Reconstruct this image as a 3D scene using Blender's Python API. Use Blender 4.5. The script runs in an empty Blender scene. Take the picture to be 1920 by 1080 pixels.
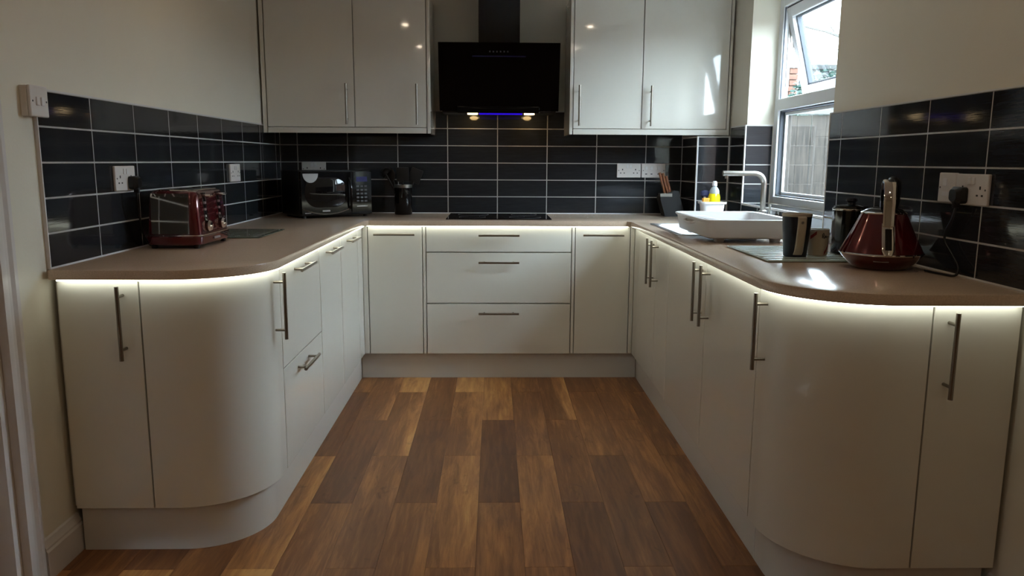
import bpy, bmesh, math, random
from mathutils import Vector, Matrix
from mathutils.geometry import tessellate_polygon
random.seed(7)
SC = bpy.context.scene
COL = SC.collection
PI = math.pi

# ---------------------------------------------------------------- camera
cam = bpy.data.cameras.new('camera'); camo = bpy.data.objects.new('camera', cam); COL.objects.link(camo)
F_PX, PITCH, YAW, ROLL = 1447.83, -0.162709, 0.0233628, -0.0054438
cam.sensor_width = 36.0; cam.sensor_fit = 'HORIZONTAL'; cam.lens = F_PX * 36.0 / 1920.0
cam.clip_start = 0.02; cam.clip_end = 200
camo.location = (-0.0254, -4.2118, 1.2142)
fwd = Vector((math.sin(YAW) * math.cos(PITCH), math.cos(YAW) * math.cos(PITCH), math.sin(PITCH)))
rgt = Vector((math.cos(YAW), -math.sin(YAW), 0))
upv = rgt.cross(fwd)
c_, s_ = math.cos(ROLL), math.sin(ROLL)
r2 = rgt * c_ - upv * (-s_) * -1
r2 = rgt * c_ - upv * s_ * 1.0
u2 = rgt * s_ + upv * c_
camo.rotation_euler = Matrix(((r2.x, u2.x, -fwd.x), (r2.y, u2.y, -fwd.y), (r2.z, u2.z, -fwd.z))).to_euler()
SC.camera = camo

# ---------------------------------------------------------------- world and exposure
W = bpy.data.worlds.new('overcast_sky'); SC.world = W; W.use_nodes = True
W.node_tree.nodes['Background'].inputs[0].default_value = (0.76, 0.89, 1.0, 1)
W.node_tree.nodes['Background'].inputs[1].default_value = 27.0
SC.view_settings.view_transform = 'Standard'; SC.view_settings.look = 'None'
SC.view_settings.exposure = 0.24; SC.view_settings.gamma = 1.0; SC.view_settings.use_curve_mapping = False
DOWNLIGHT_W = 0.45      # each ceiling downlight
LED_E = 9.0            # worktop strip radiance
HOODLAMP_W = 0.09

# ---------------------------------------------------------------- materials
def mat(name, col, rough=0.5, metal=0.0, coat=0.0, var=0.0, vscale=8.0, bump=0.0, bscale=60.0, stretch=(1, 1, 1),
        emit=None, estr=0.0, trans=0.0, ior=1.45, spec=0.5):
    m = bpy.data.materials.new(name); m.use_nodes = True
    nt = m.node_tree; p = nt.nodes['Principled BSDF']
    p.inputs['Base Color'].default_value = (*col, 1); p.inputs['Roughness'].default_value = rough
    p.inputs['Metallic'].default_value = metal; p.inputs['Coat Weight'].default_value = coat
    p.inputs['Coat Roughness'].default_value = 0.03; p.inputs['Transmission Weight'].default_value = trans
    p.inputs['IOR'].default_value = ior; p.inputs['Specular IOR Level'].default_value = spec
    if emit: p.inputs['Emission Color'].default_value = (*emit, 1); p.inputs['Emission Strength'].default_value = estr
    if var or bump:
        tc = nt.nodes.new('ShaderNodeTexCoord'); mp = nt.nodes.new('ShaderNodeMapping'); mp.inputs['Scale'].default_value = stretch
        nt.links.new(tc.outputs['Object'], mp.inputs[0])
    if var:
        n = nt.nodes.new('ShaderNodeTexNoise'); n.inputs['Scale'].default_value = vscale; n.inputs['Detail'].default_value = 4
        nt.links.new(mp.outputs[0], n.inputs[0])
        r = nt.nodes.new('ShaderNodeValToRGB')
        r.color_ramp.elements[0].position = 0.3; r.color_ramp.elements[1].position = 0.7
        r.color_ramp.elements[0].color = (*[c * (1 - var) for c in col], 1)
        r.color_ramp.elements[1].color = (*[min(1, c * (1 + var)) for c in col], 1)
        nt.links.new(n.outputs[0], r.inputs[0]); nt.links.new(r.outputs[0], p.inputs['Base Color'])
    if bump:
        n2 = nt.nodes.new('ShaderNodeTexNoise'); n2.inputs['Scale'].default_value = bscale; n2.inputs['Detail'].default_value = 3
        nt.links.new(mp.outputs[0], n2.inputs[0])
        b = nt.nodes.new('ShaderNodeBump'); b.inputs['Strength'].default_value = bump; b.inputs['Distance'].default_value = 0.002
        nt.links.new(n2.outputs[0], b.inputs['Height']); nt.links.new(b.outputs[0], p.inputs['Normal'])
    return m

M = {}
M['plaster'] = mat('wall_paint', (0.74, 0.70, 0.60), 0.7, var=0.02, vscale=2, bump=0.15, bscale=140)
M['ceiling'] = mat('ceiling_paint', (0.8, 0.79, 0.76), 0.8, bump=0.1)
M['grout'] = mat('grey_grout', (0.46, 0.44, 0.42), 0.85, bump=0.3, bscale=300)
M['tile'] = mat('charcoal_gloss_tile', (0.021, 0.023, 0.027), 0.07, var=0.15, vscale=9, bump=0.03, bscale=14, stretch=(1, 1, 14), spec=0.5)
M['trimw'] = mat('white_tile_trim', (0.75, 0.75, 0.75), 0.25)
M['gloss'] = mat('white_gloss_door', (0.74, 0.72, 0.66), 0.06, coat=0.3, bump=0.002, bscale=5)
M['carcass'] = mat('white_melamine', (0.66, 0.65, 0.62), 0.4, bump=0.05)
M['plinth'] = mat('white_satin_plinth', (0.66, 0.64, 0.60), 0.25, bump=0.03)
M['worktop'] = mat('taupe_quartz_worktop', (0.57, 0.44, 0.335), 0.17, coat=0.0, var=0.10, vscale=240)
M['steel'] = mat('brushed_steel', (0.36, 0.34, 0.31), 0.30, metal=1.0, bump=0.1, bscale=200, stretch=(8, 8, 1))
M['handle'] = mat('brushed_nickel', (0.26, 0.235, 0.20), 0.32, metal=1.0, bump=0.05, bscale=300)
M['chrome'] = mat('polished_chrome', (0.75, 0.74, 0.72), 0.06, metal=1.0, bump=0.01)
M['sinksteel'] = mat('sink_steel', (0.92, 0.94, 0.97), 0.34, metal=1.0, bump=0.03)
M['blackgloss'] = mat('black_gloss', (0.006, 0.006, 0.007), 0.06, bump=0.01)
M['blackglass'] = mat('black_hob_glass', (0.004, 0.004, 0.005), 0.03, bump=0.004)
M['blacksatin'] = mat('black_satin_plastic', (0.008, 0.008, 0.009), 0.35, bump=0.05)
M['hoodglass'] = mat('black_hood_glass', (0.002, 0.0015, 0.0015), 0.12, bump=0.004, spec=0.12)
M['greymark'] = mat('grey_print', (0.06, 0.06, 0.065), 0.4, bump=0.02)
M['lightmark'] = mat('silver_print', (0.45, 0.45, 0.46), 0.3, metal=0.6, bump=0.02)
M['red'] = mat('metallic_red_enamel', (0.10, 0.0016, 0.005), 0.14, metal=0.35, coat=0.8, bump=0.01)
M['mirror'] = mat('mirror_steel', (0.62, 0.60, 0.55), 0.05, metal=1.0, bump=0.01)
M['socket'] = mat('white_socket_plastic', (0.72, 0.68, 0.66), 0.3, bump=0.02)
M['hole'] = mat('dark_pin_slot', (0.02, 0.02, 0.02), 0.6, bump=0.02)
M['upvc'] = mat('white_upvc', (0.78, 0.80, 0.83), 0.3, bump=0.02)
M['gasket'] = mat('grey_rubber_gasket', (0.07, 0.08, 0.10), 0.5, bump=0.05)
M['whiteplastic'] = mat('white_plastic', (0.76, 0.75, 0.76), 0.3, bump=0.03)
M['woodgloss'] = mat('white_gloss_wood_paint', (0.66, 0.62, 0.60), 0.3, bump=0.05)
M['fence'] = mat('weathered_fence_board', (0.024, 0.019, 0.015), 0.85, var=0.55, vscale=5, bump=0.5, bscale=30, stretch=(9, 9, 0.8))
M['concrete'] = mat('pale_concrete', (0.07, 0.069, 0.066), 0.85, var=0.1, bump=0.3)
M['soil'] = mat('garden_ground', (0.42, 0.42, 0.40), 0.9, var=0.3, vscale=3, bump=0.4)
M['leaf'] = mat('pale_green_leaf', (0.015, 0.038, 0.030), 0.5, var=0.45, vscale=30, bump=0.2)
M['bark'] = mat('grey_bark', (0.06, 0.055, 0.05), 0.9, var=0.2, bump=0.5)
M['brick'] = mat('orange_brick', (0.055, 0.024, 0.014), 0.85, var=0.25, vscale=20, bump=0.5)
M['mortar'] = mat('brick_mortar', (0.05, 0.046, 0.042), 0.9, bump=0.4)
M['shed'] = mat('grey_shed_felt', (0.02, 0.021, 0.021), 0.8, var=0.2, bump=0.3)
M['knifewood'] = mat('brown_knife_handle', (0.16, 0.055, 0.022), 0.35, var=0.3, vscale=30, bump=0.1, stretch=(6, 6, 1))
M['navy'] = mat('navy_glazed_mug', (0.004, 0.006, 0.014), 0.35, coat=0.0, bump=0.02)
M['cream'] = mat('cream_ceramic', (0.46, 0.39, 0.29), 0.3, coat=0.3, bump=0.02)
M['redprint'] = mat('red_print', (0.20, 0.01, 0.01), 0.35, bump=0.02)
M['blackprint'] = mat('black_print', (0.02, 0.015, 0.012), 0.4, bump=0.02)
M['yellow'] = mat('yellow_washing_liquid', (0.75, 0.66, 0.01), 0.15, coat=0.5, bump=0.01)
M['clear'] = mat('clear_bottle_plastic', (0.75, 0.82, 0.84), 0.1, trans=0.6, bump=0.01)
M['sponge'] = mat('orange_sponge', (0.62, 0.30, 0.05), 0.9, var=0.2, vscale=60, bump=0.8, bscale=200)
M['darkblue'] = mat('dark_blue_bristles', (0.015, 0.02, 0.07), 0.6, bump=0.5, bscale=200)
M['boardglass'] = mat('pale_green_glass_board', (0.58, 0.74, 0.72), 0.08, coat=0.6, bump=0.01)
M['boardstripe'] = mat('frosted_board_stripe', (0.72, 0.84, 0.84), 0.25, bump=0.02)
M['boarddark'] = mat('smoky_green_glass_board', (0.16, 0.21, 0.17), 0.08, coat=0.6, bump=0.01)
M['boarddstripe'] = mat('smoky_board_stripe', (0.30, 0.31, 0.25), 0.15, bump=0.02)
M['led'] = mat('led_strip_glow', (1, 1, 1), 0.5, emit=(0.93, 1.0, 0.86), estr=LED_E)
M['blueled'] = mat('blue_led_glow', (0, 0, 0.2), 0.5, emit=(0.035, 0.005, 1.0), estr=0.5)
M['bluefaint'] = mat('faint_blue_led', (0, 0, 0.02), 0.5, emit=(0.1, 0.02, 1.0), estr=0.004)
M['bluedisplay'] = mat('blue_clock_display', (0, 0, 0.02), 0.3, emit=(0.08, 0.10, 1.0), estr=0.03)
M['warmlens'] = mat('warm_lamp_lens', (1, 0.9, 0.7), 0.4, emit=(1.0, 0.72, 0.38), estr=6.0)
M['warmdown'] = mat('warm_downlight_lens', (1, 0.9, 0.7), 0.4, emit=(1.0, 0.83, 0.62), estr=45.0)

def glass_mat():
    m = bpy.data.materials.new('window_glass'); m.use_nodes = True; nt = m.node_tree
    out = nt.nodes['Material Output']; nt.nodes.remove(nt.nodes['Principled BSDF'])
    t = nt.nodes.new('ShaderNodeBsdfTransparent'); t.inputs[0].default_value = (0.93, 0.96, 0.96, 1)
    g = nt.nodes.new('ShaderNodeBsdfGlossy'); g.inputs['Roughness'].default_value = 0.0
    f = nt.nodes.new('ShaderNodeFresnel'); f.inputs[0].default_value = 1.5
    mx = nt.nodes.new('ShaderNodeMixShader')
    ge = nt.nodes.new('ShaderNodeNewGeometry'); sb = nt.nodes.new('ShaderNodeMath'); sb.operation = 'SUBTRACT'; sb.use_clamp = True
    nt.links.new(f.outputs[0], sb.inputs[0]); nt.links.new(ge.outputs['Backfacing'], sb.inputs[1])   # one reflecting face per pane
    nt.links.new(sb.outputs[0], mx.inputs[0]); nt.links.new(t.outputs[0], mx.inputs[1]); nt.links.new(g.outputs[0], mx.inputs[2])
    nt.links.new(mx.outputs[0], out.inputs[0]); return m
M['glass'] = glass_mat()

def plank_mat():
    m = bpy.data.materials.new('oak_plank'); m.use_nodes = True; nt = m.node_tree; L = nt.links; N = nt.nodes
    p = N['Principled BSDF']
    tc = N.new('ShaderNodeTexCoord'); oi = N.new('ShaderNodeObjectInfo')
    off = N.new('ShaderNodeVectorMath'); off.operation = 'SCALE'; off.inputs[0].default_value = (13.1, 7.7, 3.3)
    L.new(oi.outputs['Random'], off.inputs['Scale'])
    add = N.new('ShaderNodeVectorMath'); add.operation = 'ADD'; L.new(tc.outputs['Object'], add.inputs[0]); L.new(off.outputs[0], add.inputs[1])
    def noise(scale, st, detail=5, rough=0.6, dist=0.0):
        mp = N.new('ShaderNodeMapping'); mp.inputs['Scale'].default_value = st; L.new(add.outputs[0], mp.inputs[0])
        n = N.new('ShaderNodeTexNoise'); n.inputs['Scale'].default_value = scale; n.inputs['Detail'].default_value = detail
        n.inputs['Roughness'].default_value = rough; n.inputs['Distortion'].default_value = dist
        L.new(mp.outputs[0], n.inputs[0]); return n
    broad = noise(9, (1.0, 0.16, 1), 2, 0.5, 0.6)      # heartwood / sapwood streaks
    grain = noise(60, (1.0, 0.06, 1), 6, 0.7)
    fig = noise(26, (1.0, 0.11, 1), 5, 0.65, 1.2)
    knot = noise(13, (1.0, 0.6, 1), 4, 0.6, 1.0)
    def math_(op, a, b):
        n = N.new('ShaderNodeMath'); n.operation = op
        for i, v in enumerate((a, b)):
            if hasattr(v, 'links'): L.new(v, n.inputs[i])
            else: n.inputs[i].default_value = v
        return n.outputs[0]
    sep = N.new('ShaderNodeSeparateColor'); L.new(oi.outputs['Color'], sep.inputs[0])
    sx = N.new('ShaderNodeSeparateXYZ'); L.new(tc.outputs['Object'], sx.inputs[0])
    # pale sapwood streak along one edge of the board; g picks its position
    edge = math_('MULTIPLY', math_('SUBTRACT', sx.outputs[0], math_('SUBTRACT', sep.outputs[1], 0.5)), 9.0)
    edge = math_('ADD', edge, math_('MULTIPLY', math_('SUBTRACT', broad.outputs[0], 0.5), 0.9))
    cl = N.new('ShaderNodeClamp'); L.new(math_('ADD', edge, 0.5), cl.inputs[0])
    streak = math_('MULTIPLY', cl.outputs[0], sep.outputs[2])
    t = math_('ADD', sep.outputs[0], streak)
    t = math_('ADD', t, math_('MULTIPLY', math_('SUBTRACT', broad.outputs[0], 0.5), 0.55))
    t = math_('ADD', t, math_('MULTIPLY', math_('SUBTRACT', grain.outputs[0], 0.5), 0.75))
    t = math_('ADD', t, math_('MULTIPLY', math_('SUBTRACT', fig.outputs[0], 0.5), 0.85))
    r = N.new('ShaderNodeValToRGB'); L.new(t, r.inputs[0]); cr = r.color_ramp
    cr.elements[0].position = 0.0; cr.elements[0].color = (0.15, 0.060, 0.025, 1)
    cr.elements[1].position = 1.0; cr.elements[1].color = (0.72, 0.39, 0.14, 1)
    e = cr.elements.new(0.35); e.color = (0.25, 0.105, 0.040, 1)
    e = cr.elements.new(0.65); e.color = (0.46, 0.21, 0.075, 1)
    kr = N.new('ShaderNodeValToRGB'); L.new(knot.outputs[0], kr.inputs[0])
    kr.color_ramp.elements[0].position = 0.22; kr.color_ramp.elements[0].color = (0.45, 0.42, 0.40, 1)
    kr.color_ramp.elements[1].position = 0.36; kr.color_ramp.elements[1].color = (1, 1, 1, 1)
    mx = N.new('ShaderNodeMix'); mx.data_type = 'RGBA'; mx.blend_type = 'MULTIPLY'; mx.inputs[0].default_value = 1.0
    L.new(r.outputs[0], mx.inputs[6]); L.new(kr.outputs[0], mx.inputs[7]); L.new(mx.outputs[2], p.inputs['Base Color'])
    p.inputs['Roughness'].default_value = 0.42; p.inputs['Specular IOR Level'].default_value = 0.35
    b = N.new('ShaderNodeBump'); b.inputs['Strength'].default_value = 0.15; b.inputs['Distance'].default_value = 0.001
    L.new(grain.outputs[0], b.inputs['Height']); L.new(b.outputs[0], p.inputs['Normal'])
    return m
M['plank'] = plank_mat()

# ---------------------------------------------------------------- mesh builder
class MB:
    def __init__(s): s.bm = bmesh.new()
    def _bev(s, verts, off, seg):
        es = {e for v in verts for e in v.link_edges}
        bmesh.ops.bevel(s.bm, geom=list(es), offset=off, segments=seg, affect='EDGES', profile=0.5)
    def box(s, x0, x1, y0, y1, z0, z1, bev=0.0, seg=2):
        r = bmesh.ops.create_cube(s.bm, size=1.0); vs = r['verts']
        for v in vs:
            v.co = Vector(((x0 + x1) / 2 + v.co.x * (x1 - x0), (y0 + y1) / 2 + v.co.y * (y1 - y0), (z0 + z1) / 2 + v.co.z * (z1 - z0)))
        if bev: s._bev(vs, bev, seg)
        return s
    def obox(s, c, size, rot, bev=0.0):
        r = bmesh.ops.create_cube(s.bm, size=1.0); vs = r['verts']
        for v in vs: v.co = Vector(c) + rot @ Vector((v.co.x * size[0], v.co.y * size[1], v.co.z * size[2]))
        if bev: s._bev(vs, bev, 2)
        return s
    def cyl(s, p0, p1, r0, r1=None, n=20):
        return s.tube([p0, p1], [r0, r0 if r1 is None else r1], n)
    def tube(s, pts, rad, n=12, cap=True):
        pts = [Vector(p) for p in pts]
        if not isinstance(rad, (list, tuple)): rad = [rad] * len(pts)
        rings = []; prev = None
        for i, p in enumerate(pts):
            d = (pts[min(i + 1, len(pts) - 1)] - pts[max(i - 1, 0)]).normalized()
            if prev is None:
                a = d.orthogonal().normalized()
            else:
                a = (prev - d * prev.dot(d)); a = a.normalized() if a.length > 1e-6 else d.orthogonal().normalized()
            prev = a; b = d.cross(a)
            rings.append([s.bm.verts.new(p + (a * math.cos(2 * PI * k / n) + b * math.sin(2 * PI * k / n)) * rad[i]) for k in range(n)])
        s._skin(rings, cap); return s
    def _skin(s, rings, cap=True, closed=False):
        n = len(rings[0])
        for i in range(len(rings) - 1):
            for k in range(n):
                s.bm.faces.new((rings[i][k], rings[i][(k + 1) % n], rings[i + 1][(k + 1) % n], rings[i + 1][k]))
        if cap:
            s.bm.faces.new(list(reversed(rings[0]))); s.bm.faces.new(rings[-1])
    def lathe(s, prof, cx, cy, n=32, cap=True, sx=1.0, sy=1.0):
        rings = [[s.bm.verts.new((cx + r * sx * math.cos(2 * PI * k / n), cy + r * sy * math.sin(2 * PI * k / n), z)) for k in range(n)] for r, z in prof]
        s._skin(rings, cap); return s
    def rrect(s, secs, cx, cy, rot=0.0, cap=True, m=6):
        """loft of rounded rectangles; secs = (z, hx, hy, r, ox, oy)"""
        rings = []
        for sec in secs:
            z, hx, hy, r = sec[:4]; ox, oy = (sec[4], sec[5]) if len(sec) > 4 else (0, 0)
            ring = []
            for q, (sx, sy) in enumerate(((1, 1), (-1, 1), (-1, -1), (1, -1))):
                for k in range(m + 1):
                    a = q * PI / 2 + k * PI / 2 / m
                    x = sx * (hx - r) + r * math.cos(a) + ox; y = sy * (hy - r) + r * math.sin(a) + oy
                    ring.append(s.bm.verts.new((cx + x * math.cos(rot) - y * math.sin(rot), cy + x * math.sin(rot) + y * math.cos(rot), z)))
            rings.append(ring)
        s._skin(rings, cap); return s
    def prism(s, poly, levels, hole=None):
        """poly CCW list of (x,y); levels = [(z, inset)] bottom to top"""
        def inset(P, d):
            if d == 0: return [Vector(p) for p in P]
            out = []; n = len(P)
            for i in range(n):
                a, b, c = Vector(P[i - 1]), Vector(P[i]), Vector(P[(i + 1) % n])
                e1 = (b - a).normalized(); e2 = (c - b).normalized()
                n1 = Vector((-e1.y, e1.x)); n2 = Vector((-e2.y, e2.x)); m_ = n1 + n2
                m_ = m_ / max(0.3, m_.dot(n1)) if m_.length > 1e-6 else n1
                out.append(b + m_ * d)
            return out
        rings = [[s.bm.verts.new((p.x, p.y, z)) for p in inset(poly, d)] for z, d in levels]
        s._skin(rings, cap=False)
        hr = None
        if hole: hr = [[s.bm.verts.new((x, y, z)) for x, y in hole] for z in (levels[0][0], levels[-1][0])]
        if hole:
            n = len(hole)
            for k in range(n): s.bm.faces.new((hr[0][(k + 1) % n], hr[0][k], hr[1][k], hr[1][(k + 1) % n]))
        for j, idx in ((0, 0), (-1, 1)):
            loops = [[v.co for v in rings[j]]]; vs = list(rings[j])
            if hole: loops.append([v.co for v in hr[idx]]); vs += hr[idx]
            for t in tessellate_polygon(loops):
                try: s.bm.faces.new([vs[i] for i in t])
                except ValueError: pass
        return s
    def ribbon(s, pts, w, z0, z1):
        """flat bar following a plan path, centred, width w"""
        P = [Vector(p) for p in pts]; L_, R_ = [], []
        for i, p in enumerate(P):
            d = (P[min(i + 1, len(P) - 1)] - P[max(i - 1, 0)]).normalized(); n = Vector((-d.y, d.x))
            L_.append(p + n * w / 2); R_.append(p - n * w / 2)
        rings = [[s.bm.verts.new((a.x, a.y, z)) for a, z in ((l, z0), (r, z0), (r, z1), (l, z1))] for l, r in zip(L_, R_)]
        s._skin(rings); return s
    def xf(s, mtx): bmesh.ops.transform(s.bm, matrix=mtx, verts=s.bm.verts); return s
    def mesh(s, name, m=None, smooth=35):
        bmesh.ops.recalc_face_normals(s.bm, faces=s.bm.faces)
        me = bpy.data.meshes.new(name); s.bm.to_mesh(me); s.bm.free()
        if m: me.materials.append(m if not isinstance(m, str) else M[m])
        if smooth:
            for p in me.polygons: p.use_smooth = True
            me.set_sharp_from_angle(angle=math.radians(smooth))
        return me
    def obj(s, name, m, parent=None, smooth=35, label=None):
        """world-space geometry; if parent has a transform the mesh is moved into its frame"""
        if parent is not None: s.xf(WM(parent).inverted())
        o = bpy.data.objects.new(name, s.mesh(name, m, smooth)); COL.objects.link(o)
        if parent is not None: o.parent = parent
        if label: o['label'] = label
        return o

def WM(o):
    m = Matrix.LocRotScale(o.location, o.rotation_euler, o.scale)
    return WM(o.parent) @ m if o.parent else m
def thing(name, label, cat, loc=(0, 0, 0), rz=0.0, group=None):
    o = bpy.data.objects.new(name, None); COL.objects.link(o); o.location = loc; o.rotation_euler = (0, 0, rz)
    o.empty_display_size = 0.05; o['label'] = label; o['category'] = cat
    if group: o['group'] = group
    return o
def tag(o, label, cat, group=None):
    o['label'] = label; o['category'] = cat
    if group: o['group'] = group
    return o
def struct(o): o['kind'] = 'structure'; return o
def inst(name, me, parent, loc, rot=(0, 0, 0), wparent=True):
    o = bpy.data.objects.new(name, me); COL.objects.link(o)
    m = Matrix.LocRotScale(Vector(loc), __import__('mathutils').Euler(rot), None)
    if parent is not None:
        o.parent = parent; m = WM(parent).inverted() @ m
    o.location, o.rotation_euler = m.to_translation(), m.to_euler()
    return o

# ---------------------------------------------------------------- dimensions
ZT, ZB = 0.895, 0.866           # worktop top / underside
WL, WR, YB = -1.324, 1.311, 0.570   # tile faces
DL, DR = -0.745, 0.746          # door faces of the side runs
TW, TH = 0.303, 0.1025
ZC = 2.40
YR = -6.6                       # rear wall
WIN_X = 1.46; WY0, WY1 = -1.10, -0.04; WZ0, WZ1 = 0.985, 2.045

# ---------------------------------------------------------------- room shell
fl = struct(MB().box(-1.50, 1.508, YR-.15, 0.75, -0.1, -0.006).obj('floor', 'mortar', smooth=0))
plank_me = {}
def plank(x0, x1, y0, y1, tone, spos=0.5, samt=0.0):
    k = (round(x1 - x0, 4), round(y1 - y0, 4))
    if k not in plank_me:
        w, l = k; plank_me[k] = MB().box(-w / 2 + 0.0003, w / 2 - 0.0003, -l / 2 + 0.0003, l / 2 - 0.0003, -0.006, 0, 0.0005, 1).mesh('plank', 'plank', 0)
    o = inst('plank', plank_me[k], fl, ((x0 + x1) / 2, (y0 + y1) / 2, 0)); o.color = (tone, spos, samt, 1)
# columns from x=-1.44; boards 0.15 x 0.90 laid half-lapped, joints at -0.24-0.45k
TONE = {  # (column, cell) -> tone, streak start (0..1 = -0.5..0.5 m from board centre), streak amount
 (5, 0): (.30, .56, .3), (5, 1): (.12, .5, 0), (5, 2): (.36, .5, .1),
 (6, 0): (.78, .5, 0), (6, 1): (.30, .535, .50), (6, 2): (.30, .5, .0), (6, 3): (.30, .5, 0),
 (7, 0): (.26, .5, 0), (7, 1): (.16, .5, 0), (7, 2): (.38, .56, .2),
 (8, 0): (.80, .5, 0), (8, 1): (.34, .54, .38), (8, 2): (.44, .5, .2), (8, 3): (.40, .5, 0),
 (9, 0): (.62, .5, .1), (9, 1): (.12, .5, 0), (9, 2): (.42, .5, 0),
 (10, 0): (.5, .5, 0), (10, 1): (.36, .5, 0), (10, 2): (.56, .52, -.15), (10, 3): (.44, .5, 0),
 (11, 0): (.28, .53, .45), (11, 1): (.30, .5, .1), (11, 2): (.13, .5, 0),
 (12, 0): (.26, .5, 0), (12, 1): (.40, .5, .0), (12, 2): (.22, .5, 0), (12, 3): (.35, .5, 0),
 (13, 0): (.40, .5, 0), (13, 1): (.38, .53, .3), (13, 2): (.15, .5, 0),
 (14, 0): (.3, .5, 0), (14, 1): (.36, .5, .2), (14, 2): (.42, .54, .3), (14, 3): (.15, .5, 0)}
for c in range(0, 20):
    x0 = -1.436 + 0.1505 * c; x1 = x0 + 0.1505
    x0c, x1c = max(x0, -1.334), min(x1, 1.321)
    if x1c - x0c < 0.01: continue
    j0 = -0.24 if c % 2 == 0 else 0.21      # far end joint of cell 1 / 0
    cells = [(0.45 if c % 2 == 0 else 0.45, j0)] if c % 2 == 0 else []
    edges = []
    y = j0
    first = 0.45 if c % 2 == 0 else 0.45
    e = [first]; yy = j0
    while yy > YR: e.append(yy); yy -= 0.90
    e.append(YR)
    for i in range(len(e) - 1):
        if e[i] - e[i + 1] < 0.02: continue
        key = (c, i if c % 2 == 0 else i - 1)
        t = TONE.get(key, (random.choice([.18, .3, .4, .5, .7]), 0.5, random.choice([0, 0, .3])))
        if e[i + 1] < -3.2 and random.random() < 0: continue
        plank(x0c, x1c, e[i + 1], e[i], *t)

wl = MB()
DY0, DY1 = -2.98, -2.185       # door opening in left wall
wl.box(-1.50, -1.334, DY1, 0.58, 0, ZC).box(-1.50, -1.334, YR, DY0, 0, ZC).box(-1.50, -1.334, DY0, DY1, 2.03, ZC)
wl = struct(wl.obj('wall_left', 'plaster', smooth=0))
wb = struct(MB().box(-1.50, 1.508, 0.58, 0.75, 0, ZC).obj('wall_back', 'plaster', smooth=0))
wr = MB()
wr.box(1.321, 1.508, YR, WY0, 0, ZC).box(1.321, 1.508, WY1, 0.58, 0, ZC).box(1.321, 1.508, WY0, WY1, 0, WZ0).box(1.321, 1.508, WY0, WY1, 2.06, ZC)
wr = struct(wr.obj('wall_right', 'plaster', smooth=0))
struct(MB().box(-1.50, 1.508, YR - 0.15, YR, 0, ZC).obj('wall_rear', 'plaster', smooth=0))
struct(MB().box(-1.60, 1.56, YR - 0.15, 0.77, ZC, ZC + 0.1).obj('ceiling', 'ceiling', smooth=0))

# skirting boards and the door casing on the left
def skirt(name, xw, sgn, y0, y1):
    prof = [(0, 0), (0.018, 0), (0.018, 0.085), (0.014, 0.092), (0.014, 0.098), (0.009, 0.108), (0.006, 0.118), (0, 0.122)]
    b = MB(); rings = [[b.bm.verts.new((xw + sgn * a, y, z)) for a, z in prof] for y in (y0, y1)]
    b._skin(rings); return struct(b.obj(name, 'woodgloss', smooth=20))
skirt('baseboard_left', -1.334, 1, -2.10, -1.905)
skirt('baseboard_right', 1.321, -1, YR, -2.30)
skirt('baseboard_left', -1.334, 1, YR, -3.07)
def casing(name, y0, y1, flip):
    prof = [(0.0, 0.0), (0.012, 0.0), (0.018, 0.006), (0.018, 0.02), (0.012, 0.03), (0.012, 0.045), (0.02, 0.055), (0.022, 0.065), (0.022, 0.08), (0.0, 0.082)]
    b = MB(); rings = []
    for z in (0.0, 2.10):
        rings.append([b.bm.verts.new((-1.334 + a, (y0 - t) if not flip else (y0 + t), z)) for a, t in prof])
    b._skin(rings); return struct(b.obj(name, 'woodgloss', smooth=20))
casing('trim_1', -2.105, 0, False)
casing('trim_2', -3.06, 0, True)
dr = struct(MB().box(-1.42, -1.38, DY0 + 0.03, DY1 - 0.03, 0.01, 2.0, 0.002).obj('door_1', 'woodgloss', smooth=0))
MB().box(-1.50, -1.335, DY1 - 0.03, DY1, 0, 2.03).box(-1.50, -1.335, DY0, DY0 + 0.03, 0, 2.03).box(-1.5, -1.335, DY0 + 0.03, DY1 - 0.03, 2.0, 2.03).obj('door_lining', 'woodgloss', dr, 0)
b = MB()
for zz in ((0.25, 0.9), (1.05, 1.8)):
    for yy in ((DY0 + 0.13, DY0 + 0.36), (DY0 + 0.45, DY1 - 0.13)): b.box(-1.381, -1.374, yy[0], yy[1], zz[0], zz[1], 0.003, 1)
b.obj('door_panel', 'woodgloss', dr, 0)
MB().cyl((-1.38, DY0 + 0.09, 1.0), (-1.335, DY0 + 0.09, 1.0), 0.009).cyl((-1.34, DY0 + 0.09, 1.0), (-1.34, DY0 + 0.2, 1.0), 0.008).obj('door_handle', 'chrome', dr)

# ---------------------------------------------------------------- wall tiles
tile_me = {}
def tile_mesh(w, h):
    k = (round(w, 3), round(h, 3))
    if k not in tile_me:
        tile_me[k] = MB().box(-w / 2, w / 2, 0, 0.009, -h / 2, h / 2, 0.0012, 1).mesh('tile', 'tile', 0)
    return tile_me[k]
GAP = 0.0042
def tiles(wall, a0, a1, z0, z1, origin, place, rz, nrow0=0):
    """a0..a1 along the wall; vertical joints at origin + k*TW; rows from ZT"""
    k = math.floor((a0 - origin) / TW); cuts = []
    while origin + k * TW < a1 - 0.004:
        s, e = max(a0, origin + k * TW), min(a1, origin + (k + 1) * TW)
        if e - s > 0.012: cuts.append((s, e))
        k += 1
    r = 0
    while ZT + r * TH < z1 - 0.01:
        zs, ze = max(z0, ZT + r * TH), min(z1, ZT + (r + 1) * TH); r += 1
        if ze - zs < 0.02: continue
        for s, e in cuts:
            me = tile_mesh(e - s - GAP, ze - zs - GAP); x, y = place((s + e) / 2)
            inst('tile', me, wall, (x, y, (zs + ze) / 2 + 0.0005), (random.uniform(-.0007, .0007), 0, rz + random.uniform(-.0007, .0007)))
Z5 = ZT + 5 * TH; Z6 = ZT + 6 * TH; ZS = 0.998
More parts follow.
